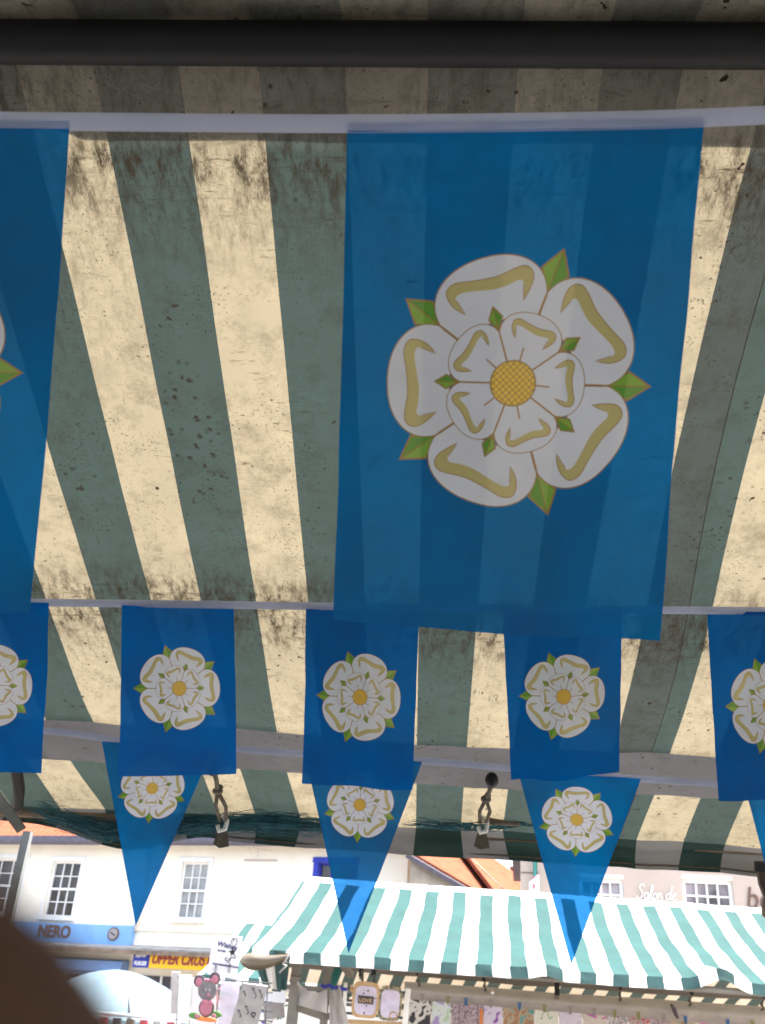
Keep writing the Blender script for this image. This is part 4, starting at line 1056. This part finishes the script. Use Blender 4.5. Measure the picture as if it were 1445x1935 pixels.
# bungee ties along the rear of the main stall
for (x0, y0, x1, y1, lb) in ((788, 1838, 792, 1866, 'first'), (914, 1850, 916, 1873, 'b'), (1172, 1866, 1169, 1893, 'c'), (1307, 1876, 1299, 1903, 'd'), (1443, 1882, 1436, 1912, 'e')):
    pa, pz = P(x0, y0, 5.9), P(x1, y1, 5.95)
    t = thing('bungee_tie', 'small ball bungee at the rear eave of the card stall', 'bungee tie', Matrix.Translation(pa), 'bungee ties at the rear of the card stall')
    b = MB(); b.ball((0, 0, 0), 0.014, nu=8, nv=6); b.build('ball', M['rubber'], t)
    b = MB(); m_ = (pz-pa)*0.55; b.tube([(0, 0, 0), m_*0.5 + Vector((0.004, 0, 0)), m_], 0.006, 6); b.ball(m_, 0.011, nu=6, nv=5); b.tube([m_, m_ + Vector((0.008, 0, -0.02)), pz-pa], 0.007, 6); b.build('cord', M['cord'], t)
for (x, ya, yb_) in ((1052, 1848, 1888), (682, 1826, 1850), (706, 1824, 1850)):
    pa, pz = P(x, ya, 5.7), P(x, yb_, 5.7)
    t = thing('hanging_clamp', 'dark clamp hanging above the white sheet' if x > 1000 else 'dark clamp hanging just above the LOVE card', 'clamp', Matrix.Translation(pa), None if x > 1000 else 'clamps above the LOVE card')
    b = MB(); b.box((pz-pa)*0.4, (0.026, 0.02, (pa-pz).length*0.75)); b.build('jaw', M['black'], t)
    b = MB(); b.box((pz-pa)*0.8, (0.02, 0.03, (pa-pz).length*0.4)); b.build('handle', M['steel2'], t)

# white sheet behind, with pegged cards
def sheet_edge(x): return 1888 + (x-770)*0.0850 - 0.000006*(x-770)**2, 1855 + (x-770)*0.070 
ps0 = P(1100, 1890, 5.9)
sh_ = MB(); rows = []
for i in range(11):
    t = i/10; rr = []
    for j in range(61):
        x = 764 + (1640-764)*j/60; yb_, yt_ = sheet_edge(x)
        sagw = 9*math.exp(-((x-1060)/90)**2)
        y = yt_ + sagw*(1-t)*0.2 + (yb_+8-yt_)*t
        d = 6.02 - 0.16*math.sin(math.pi*min(1, t*1.05))**1.0 + 0.012*noise.noise(Vector((x*0.02, t*2, 0)))
        rr.append(P(x, y, d) - ps0)
    rows.append(rr)
sh_.grid(rows); o = sh_.build('white_sheet', M['sheet'], None, Matrix.Translation(ps0)); tag(o, 'grubby white plastic sheet sagging behind the pegged cards', 'sheet')
desc = ['black and white figure card', 'lavender and pale green card', 'dark mosaic patterned card', 'mosaic card with orange right edge', 'violet splashed lilac card', 'rust brown patterned card', 'pale sage card with small motif', 'plain pale lilac card', 'magenta bordered card', 'grey floral card', 'red patterned card', 'dull mosaic card', 'dark floral card', 'magenta edged cream card', 'grey flowered card', 'crimson card']
spans = [(774, 814, 0), (817, 851, 1), (854, 887, 2), (888, 913, 2), (914, 949, 3), (951, 1008, 4), (1010, 1054, 5), (1056, 1099, 6), (1101, 1146, 7), (1148, 1185, 9), (1188, 1226, 8), (1229, 1265, 2), (1268, 1310, 4), (1313, 1352, 7), (1355, 1398, 9), (1401, 1445, 8)]
pos_words = ['at the stand end of the peg line', 'next to the black and white card', 'third along the peg line', 'fourth along the peg line', 'fifth along the peg line', 'sixth along the peg line', 'seventh along the peg line', 'eighth along the peg line', 'ninth along the peg line', 'tenth along the peg line', 'eleventh along the peg line', 'twelfth along the peg line', 'thirteenth along the peg line', 'fourteenth along the peg line', 'fifteenth along the peg line', 'sixteenth along the peg line']
for i, (x0, x1, mi) in enumerate(spans):
    ya, yb_ = sheet_edge(x0)[0], sheet_edge(x1)[0]; dd = 5.86 + 0.004*(i % 3)
    a, c = P(x0, ya, dd), P(x1, yb_, dd); dn = Vector((0, 0, -0.19)) 
    b = MB(); b.prism([Vector((0, 0, 0)), c-a, c-a+dn, dn], Vector((0, 0.004, 0)))
    o = b.build('greeting_card', CARDM[mi], None, Matrix.Translation(a)); tag(o, desc[i] + ' ' + pos_words[i], 'card', 'cards pegged on the line')
    if i == 3:
        b = MB(); b.box(c - a + Vector((-0.012, -0.003, -0.09)), (0.018, 0.004, 0.14)); b.build('orange_edge', M['orange'], o)
pegm = {'g': mat('grey_peg', (0.3, 0.28, 0.27), 0.5), 'o': mat('olive_peg', (0.22, 0.24, 0.07), 0.5), 'b': mat('blue_peg', (0.02, 0.14, 0.34), 0.5)}
pname = {'g': 'grey', 'o': 'olive green', 'b': 'blue'}
for (x, kd_) in ((797, 'g'), (846, 'o'), (880, 'b'), (927, 'g'), (981, 'b'), (1028, 'o'), (1077, 'g'), (1122, 'g'), (1161, 'o'), (1206, 'o'), (1254, 'g'), (1295, 'b'), (1375, 'b'), (1422, 'o')):
    y = sheet_edge(x)[0]; pp = P(x, y, 5.845)
    t = thing('clothes_peg', f'{pname[kd_]} plastic clothes peg over the ' + desc[min(range(len(spans)), key=lambda q: abs((spans[q][0]+spans[q][1])/2 - x))] + (' beside its twin' if x == 1122 else ''), 'clothes peg', Matrix.Translation(pp), f'{pname[kd_]} pegs on the card line')
    for s_ in (-1, 1):
        b = MB(); b.box((0.0045*s_, -0.004, 0.012), (0.007, 0.012, 0.042), Matrix.Rotation(R(7*s_), 3, 'Y')); b.build('jaw', pegm[kd_], t)
# twisted dark strap on the sheet
b = MB(); b.tube([P(x, y, 5.83) for x, y in ((1268, 1898), (1274, 1908), (1277, 1917), (1281, 1924))], [0.008, 0.014, 0.012, 0.007], 6)
tag(b.build('strap', M['darkfelt']), 'short dark strap dangling over the white sheet', 'strap')
b = MB(); b.ball(P(930, 1876, 5.84), 0.012, nu=10, nv=8); tag(b.build('chrome_button', mat('chrome', (0.7, 0.7, 0.7), 0.15, metal=1.0)), 'shiny round metal stud on the white sheet', 'stud')

# card stand with two framed cards
pS = P(705, 1900, 4.75)
cs = thing('card_stand', 'pale slatted card display stand beside the stall posts', 'display stand', Matrix.Translation(pS))
def bar(p0, p1, wd, parent, o, mt='sheet', nm='upright', dp=0.02):
    a, c = P(*p0)-o, P(*p1)-o; d = c-a; ex = d.normalized(); ey = Vector((0, 1, 0)); ez_ = ex.cross(ey).normalized(); ey = ez_.cross(ex)
    b = MB(); b.box((a+c)/2, (d.length, dp, wd), Matrix((ex, ey, ez_)).transposed()); return b.build(nm, M[mt] if isinstance(mt, str) else mt, parent)
bar((653, 1857, 4.76), (647, 1965, 4.7), 0.018, cs, pS, 'paintwhite'); bar((771, 1868, 4.76), (762, 1965, 4.7), 0.026, cs, pS, 'paintwhite')
bar((685, 1836, 4.78), (684, 1862, 4.78), 0.012, cs, pS, 'steel', 'hook_post'); bar((707, 1844, 4.78), (706, 1862, 4.78), 0.012, cs, pS, 'steel', 'hook_post')
for k in range(4): bar((651, 1866+24*k, 4.775), (766, 1876+24*k, 4.775), 0.012, cs, pS, 'steel', 'slat')
bar((650, 1930, 4.74), (766, 1936, 4.74), 0.02, cs, pS, 'gold', 'ledge')
def framed(label, x0, y0, x1, y1, dep, tilt, rim, face, parts, nm='greeting_card', cat='card'):
    c = P((x0+x1)/2, (y0+y1)/2, dep); wd = (x1-x0)/F0*dep; hh = (y1-y0)/F0*dep
    Mx = Matrix.Translation(c) @ (CR @ Matrix.Rotation(R(tilt), 3, 'Z')).to_4x4()
    t = thing(nm, label, cat, Mx, 'cards on the display stand')
    b = MB(); pts = []
    for k in range(28):      # rounded, slightly scalloped outline
        a = 2*math.pi*k/28; ca, sa = math.cos(a), math.sin(a)
        q = (abs(ca)**5 + abs(sa)**5)**(-0.2); pts.append(Vector((ca*q*wd/2, sa*q*hh/2, 0)))
    b.prism(pts, Vector((0, 0, -0.006))); b.build('backing', rim, t)
    b = MB(); b.prism([p*0.80 for p in pts], Vector((0, 0, 0.003))); b.build('insert', face, t)
    return t, wd, hh
t, wd, hh = framed('cream card with gold scalloped rim and dark LOVE plaque', 665, 1856, 716, 1924, 4.72, -5, M['gold'], M['lilac'], None)
b = MB()
rng2 = random.Random(5)
for k in range(34):
    a = rng2.uniform(0, 6.3); r_ = abs(rng2.gauss(0, 0.02)); b.ball((math.cos(a)*r_, math.sin(a)*r_*1.7, 0.0035), rng2.uniform(0.002, 0.006), nu=6, nv=4, sc=(1, 1, 0.15))
fp = b.build('flower_print', M['greyfelt'], t); fp['kind'] = 'stuff'
b = MB(); b.box((0.001, 0.004, 0.006), (0.075, 0.036, 0.004)); b.build('plaque', M['darkfelt'], t)
put_text('lettering', 'LOVE', 0.026, M['gold'], t, Matrix.Translation((-0.032, -0.006, 0.0085)), extr=0.0005, offset=0.0005)
t, wd, hh = framed('card with black and yellow floral border around blank lilac label', 715, 1864, 759, 1929, 4.72, -5, pattern_mat('floral_border', (0.05, 0.045, 0.05), (0.4, 0.36, 0.2), (0.06, 0.05, 0.05), 90), M['lilac'], None)
b = MB(); b.tube([(0.02+0.018*math.cos(a), -0.055+0.018*math.sin(a), 0.006) for a in [2*math.pi*k/16 for k in range(17)]], 0.003, 5); b.build('gold_ring', M['gold'], t)
# peg-like wooden clip on stand
b = MB(); b.box((0, 0, 0), (0.012, 0.01, 0.03)); tag(b.build('wooden_clip', M['gold'], None, Matrix.Translation(P(664, 1868, 4.7))), 'small wooden clip beside the LOVE card', 'clip')

# wire display of cellophane-wrapped cards with the mouse
pG = P(400, 1900, 4.2)
gs = thing('wire_display', 'white wire grid display holding cellophane wrapped cards', 'display stand', Matrix.Translation(pG))
for k in range(8):
    b = MB(); b.tube([P(338 + 24*k, 1846 + 2*k, 4.27) - pG, P(330 + 24*k, 1990, 4.22) - pG], 0.0035, 6); b.build('wire', M['steel'], gs)
for k in range(6):
    b = MB(); b.tube([P(335, 1846 + 18*k, 4.26) - pG, P(515, 1858 + 18*k, 4.26) - pG], 0.0035, 6); b.build('wire', M['steel'], gs)
def film_bag(label, x0, y0, x1, y1, dep, inner, tilt=0):
    c = P((x0+x1)/2, (y0+y1)/2, dep); wd = (x1-x0)/F0*dep; hh = (y1-y0)/F0*dep
    t = thing('wrapped_card', label, 'wrapped card', Matrix.Translation(c) @ (CR @ Matrix.Rotation(R(tilt), 3, 'Z')).to_4x4(), 'cellophane wrapped cards')
    b = MB(); b.grid([[Vector((wd*(i/8-.5), hh*(j/10-.5), 0.012 + 0.006*noise.noise(Vector((i*.8, j*.8, x0))))) for i in range(9)] for j in range(11)]); b.build('cellophane', M['film'], t)
    b = MB(); b.box((0, 0, 0), (wd*0.86, hh*0.9, 0.004)); b.build('card', inner, t)
    return t
film_bag('white card in loose cellophane next to the mouse card', 335, 1838, 362, 1930, 4.2, M['paper'], -3)
film_bag('pale lilac card in cellophane behind the mouse card', 358, 1845, 412, 1938, 4.22, M['paper'], -4)
film_bag('white card in cellophane below the Wishes sign', 412, 1852, 452, 1940, 4.22, M['lilac'], -5)
film_bag('dull pink folded card in cellophane at the edge of the wire display', 322, 1832, 340, 1920, 4.3, M['greycard'], -3)
# mouse: flat felt cut-out with depth
pm = P(390, 1890, 4.12); mz = Matrix.Translation(pm) @ (CR @ Matrix.Rotation(R(-8), 3, 'Z')).to_4x4()
mo = thing('mouse_decoration', 'grey felt mouse cut-out with pink ears in front of wrapped cards', 'decoration', mz)
k_ = 4.12/F0
def mb(nm, x, y, rx, ry, mt, dz=0.0, par=None):
    b = MB(); b.ball((0, 0, 0), 1.0, nu=18, nv=10)
    b.v = [(q[0]*rx*k_ + (x-390)*k_, q[1]*ry*k_ - (y-1890)*k_, q[2]*0.004 + dz*0.5) for q in b.v]
    return b.build(nm, M[mt], par or mo)
for ex_, ey_ in ((371, 1856), (400, 1847)):
    e_ = mb('ear', ex_, ey_, 10.5, 12, 'darkfelt', 0.0); mb('inner_ear', ex_, ey_+1, 6.5, 8.5, 'pink', 0.006, e_)
mb('head', 389, 1870, 18, 21, 'greyfelt', 0.006)
mb('body', 392, 1904, 15, 18, 'darkfelt', 0.004)
mb('dress', 391, 1904, 12, 14, 'pink', 0.012); mb('bodice', 388, 1892, 7, 5, 'pink', 0.016); mb('bodice', 398, 1892, 6, 4.5, 'pink', 0.016)
mb('nose', 392, 1878, 3.5, 3, 'pink', 0.016); mb('eye', 386, 1869, 2.6, 2.8, 'greycard', 0.0155); mb('eye', 393, 1868, 2.6, 2.8, 'greycard', 0.0155)
mb('bow', 386, 1851, 5, 2.6, 'pink', 0.012); mb('bow', 394, 1850, 4, 2.4, 'pink', 0.012)
mb('foot', 377, 1921, 5, 4, 'pink', 0.012); mb('foot', 408, 1916, 5, 4, 'pink', 0.012)
b = MB(); b.tube([Vector(((x-390)*k_, -(y-1890)*k_, 0.012)) for x, y in ((413, 1861), (408, 1866), (408, 1876), (412, 1888), (411, 1896))], 0.0022, 6); b.build('ribbon', M['pink'], mo)
mb('leafy_base', 372, 1922, 12, 6, 'leafg', 0.002); mb('leafy_base', 410, 1914, 13, 6, 'leafg', 0.002); mb('leafy_base', 392, 1926, 24, 5, 'orange', -0.002)
# grey board with doodles
c = P(470, 1900, 4.16); t = thing('slate_board', 'tilted grey board scratched with small drawings and a heart', 'board', Matrix.Translation(c) @ CR.to_4x4(), None)
k2 = 4.16/F0
pts = [Vector(((x-470)*k2, -(y-1900)*k2, 0)) for x, y in ((459, 1858), (506, 1864), (485, 1945), (432, 1945))]
b = MB(); b.prism(pts, Vector((0, 0, -0.008))); b.build('panel', M['greycard'], t)
for i, (x, y, s_) in enumerate(((462, 1877, 5), (480, 1876, 10), (492, 1878, 8), (466, 1908, 8), (452, 1915, 7))):
    b = MB(); b.tube([Vector(((x-470+s_*0.4*math.sin(a*1.7))*k2, -(y-1900+s_*math.cos(a))*k2, 0.001)) for a in [0.5*q for q in range(9)]], 0.0013, 4); b.build('doodle', M['ink'], t)
b = MB(); b.tube([Vector(((478.5 + 4*math.sin(a)**3 - 470)*k2, -(1917 - 5*math.cos(a) + 1.6*math.cos(2*a) - 1900)*k2, 0.001)) for a in [2*math.pi*q/20 for q in range(21)]], 0.0022, 4); b.build('heart', M['ink'], t)
# Wishes sign
c = P(424, 1808, 4.25); k3 = 4.25/F0
ws = thing('wishes_sign', 'white paper sign reading Wishes with black star and curls', 'sign', Matrix.Translation(c) @ CR.to_4x4())
def wp(x, y, dz=0.0): return Vector(((x-424)*k3, -(y-1808)*k3, dz))
b = MB(); b.prism([wp(403, 1768), wp(458, 1771), wp(446, 1851), wp(391, 1841)], Vector((0, 0, -0.003))); b.build('sheet', M['paper'], ws)
def wtext(s_, x, y, size, m_='navyink', sh_x=0.0, ang=-6):
    put_text('lettering', s_, size*k3*1.35, M[m_], ws, Matrix.Translation(wp(x, y, 0.002)) @ Matrix.Rotation(R(ang), 4, 'Z'), extr=0.0004, shear=sh_x, offset=0.0007)
wtext('Wishes', 409.5, 1786, 9.5, ang=-14, sh_x=0.1); wtext('By Bella', 411, 1797, 3.6, ang=-8); wtext('www.wishesbybella.co.uk', 401, 1821.5, 3.6, ang=-9)
star = [wp(439 + (7.6 if k % 2 == 0 else 3.1)*math.sin(2*math.pi*k/10 - 0.1), 1799 - (9 if k % 2 == 0 else 3.4)*math.cos(2*math.pi*k/10 - 0.1), 0.001) for k in range(10)]
b = MB(); b.prism(star, Vector((0, 0, 0.002))); b.build('star', M['ink'], ws)
for pts in ([(440, 1790), (447, 1783), (447, 1775), (442, 1774), (441, 1779)], [(439, 1786), (437, 1778), (441, 1773)], [(438, 1808), (444, 1811), (444, 1806)], [(437, 1808), (430, 1815), (425, 1813), (427, 1809), (430, 1811)], [(436, 1810), (433, 1817), (428, 1818)]):
    b = MB(); b.tube([wp(q.x, q.y, 0.001) for q in catmull([(p[0], p[1], 0) for p in pts], 5)], 0.0016, 4); b.build('curl', M['ink'], ws)
for x in (407, 433):
    t = thing('bulldog_clip', 'small grey clip gripping the bottom of the Wishes sign', 'clip', Matrix.Translation(P(x, 1833, 4.24)), 'clips on the Wishes sign')
    b = MB(); b.box((0, 0, 0), (0.010, 0.012, 0.024)); b.build('jaw', M['greycard'], t)
    b = MB(); b.tube([(0, -0.004, 0.01), (0, -0.01, 0.02), (0, -0.004, 0.026)], 0.0025, 5); b.build('handle', M['steel'], t)
# flowers and dark goods behind the posts
pf = P(508, 1920, 4.85); fl = thing('flower_bunch', 'bunch of purple and white flowers with dark leaves by the post', 'flowers', Matrix.Translation(pf))
rng3 = random.Random(9)
for k in range(70):
    m_ = ['leafg', 'teal_solid', 'leafg', 'purple', 'paper'][rng3.randrange(5)]
    x = 508 + rng3.gauss(0, 10) + (10 if m_ in ('leafg', 'teal_solid') else -2); y = 1918 + rng3.gauss(0, 14)
    b = MB(); q = P(x, y, 4.85 + rng3.uniform(-.04, .04)) - pf
    Mr = Matrix.Rotation(rng3.uniform(0, 6), 3, 'Z') @ Matrix.Rotation(rng3.uniform(0, 6), 3, 'X')
    sz = rng3.uniform(0.010, 0.020)
    b.poly([q + Mr @ Vector(p)*sz for p in ((-1, 0, 0), (0, -.5, .1), (1, 0, 0), (0, .5, .1))]); b.build('leaf' if m_ in ('leafg', 'teal_solid') else 'petal', M[m_], fl)

# ------------------------------------------------------------------ pale blue parasol and rail at the left
pp_ = P(205, 1950, 9.5)
pz = thing('parasol', 'pale blue market parasol dome below the amber shop sign', 'parasol', Matrix.Translation(Vector((pp_.x, pp_.y, 0))))
apex = P(160, 1826, 9.5).z; rim = P(160, 1925, 9.5).z; rad = (330-150)/F0*9.5*1.05
b = MB(); rows = []
for i in range(11):
    t = i/10; rr = []
    for j in range(49):
        a = 2*math.pi*j/48; fold = 1 - 0.05*abs(math.sin(a*4))*t
        rr.append(Vector((rad*t*math.cos(a)*fold, rad*t*math.sin(a)*fold, apex - (apex-rim)*(t**1.8) + 0.012*noise.noise(Vector((a*5, t*3, 0))))))
    rows.append(rr)
b.grid(rows); b.build('canopy', M['parasol'], pz)
for k in range(8):
    a = math.pi/4*k + math.pi/8; b = MB()
    b.tube([Vector((rad*t*math.cos(a), rad*t*math.sin(a), apex - (apex-rim)*(t**1.8) - 0.015)) for t in (0.02, .3, .6, .85, 1)], 0.008, 5); b.build('rib', M['steel'], pz)
b = MB(); b.tube([(0, 0, 0), (0, 0, apex)], 0.02, 8); b.build('pole', M['steel'], pz)
b = MB(); rr = []
for i in range(2): rr.append([Vector((rad*(1-0.05*abs(math.sin(4*a)))*math.cos(a), rad*(1-0.05*abs(math.sin(4*a)))*math.sin(a), rim - i*(0.05+0.02*abs(math.sin(a*16))))) for a in [2*math.pi*j/96 for j in range(97)]])
b.grid(rr); b.build('fringe', M['parasol'], pz)
pr2 = P(270, 1950, 6.5); gr = thing('garment_rail', 'white metal rail hung with red and dark garments', 'clothes rail', Matrix.Translation(Vector((pr2.x, pr2.y, 0))))
zt_ = P(270, 1921, 6.5).z
b = MB(); b.tube([(-0.35, 0, zt_), (0.30, 0, zt_)], 0.012, 8); b.build('top_rail', M['paintwhite'], gr)
for x in (-0.35, 0.05, 0.18, 0.30):
    b = MB(); b.tube([(x, 0, 0), (x, 0, zt_)], 0.012, 8); b.build('upright', M['paintwhite'], gr)
for k in range(7):
    b = MB(); b.prism([Vector((-0.30+0.09*k, -0.02, zt_-0.02)), Vector((-0.25+0.09*k, -0.03, zt_-0.02)), Vector((-0.23+0.09*k, -0.04, zt_-0.7)), Vector((-0.32+0.09*k, -0.02, zt_-0.7))], Vector((0, 0.05, 0)))
    b.build('garment', M[['redcloth', 'darkfelt', 'timber', 'redcloth', 'sheet', 'redcloth', 'greycard'][k]], gr)

# ------------------------------------------------------------------ photographer's hand, a fingertip over the lens edge
def cam_pt(x, y, z): return CM @ Vector((x, y, z))
tipc = P(-375, 2260, 0.0215); tl_ = CM.inverted() @ tipc
J = [tl_, tl_ + Vector((-0.013, -0.012, 0.014)), tl_ + Vector((-0.028, -0.026, 0.032)), tl_ + Vector((-0.042, -0.052, 0.062))]
vs_ = []; es_ = []; rad_ = []
def av(p, r_): vs_.append(Vector(p)); rad_.append(r_); return len(vs_)-1
palm = av(J[3] + Vector((0.012, -0.045, 0.035)), 0.024); wrist = av(J[3] + Vector((0.012, -0.115, 0.06)), 0.021); fore = av(J[3] + Vector((0.02, -0.30, 0.13)), 0.036)
es_ += [(palm, wrist), (wrist, fore)]
k3_ = av(J[3], 0.0115); k2_ = av(J[2], 0.0105); k1_ = av(J[1], 0.0098); k0_ = av(J[0], 0.0094); kt_ = av(J[0] + Vector((0.0052, 0.0048, -0.0034)), 0.0066); es_ += [(palm, k3_), (k3_, k2_), (k2_, k1_), (k1_, k0_), (k0_, kt_)]
for n_i in range(3):                 # middle, ring and little finger curled
    bx_ = J[3] + Vector((0.020*(n_i+1), -0.006*(n_i+1), 0.004)); s_ = 1 - 0.08*n_i
    a = av(bx_, 0.0100*s_); c = av(bx_ + Vector((0.004, 0.030*s_, 0.022)), 0.0090*s_); d = av(bx_ + Vector((0.004, 0.022*s_, 0.046)), 0.0080*s_); e = av(bx_ + Vector((0.004, 0.002, 0.050)), 0.0070*s_)
    es_ += [(palm, a), (a, c), (c, d), (d, e)]
a = av(J[3] + Vector((-0.016, -0.050, 0.058)), 0.012); c = av(J[3] + Vector((-0.022, -0.020, 0.082)), 0.0105); d = av(J[3] + Vector((-0.012, 0.008, 0.094)), 0.0085)
es_ += [(palm, a), (a, c), (c, d)]
me = bpy.data.meshes.new('hand'); me.from_pydata([CM @ v for v in vs_], es_, []); me.materials.append(M['skin'])
ho = link('hand', me); tag(ho, 'out of focus brown fingertip of a hand close to the viewer', 'hand')
sk = ho.modifiers.new('skin', 'SKIN'); sk.use_smooth_shade = True
for i, sv in enumerate(me.skin_vertices[0].data): sv.radius = (rad_[i]*1.12, rad_[i]*1.12); sv.use_root = (i == palm)
sb_ = ho.modifiers.new('sub', 'SUBSURF'); sb_.levels = 2; sb_.render_levels = 2
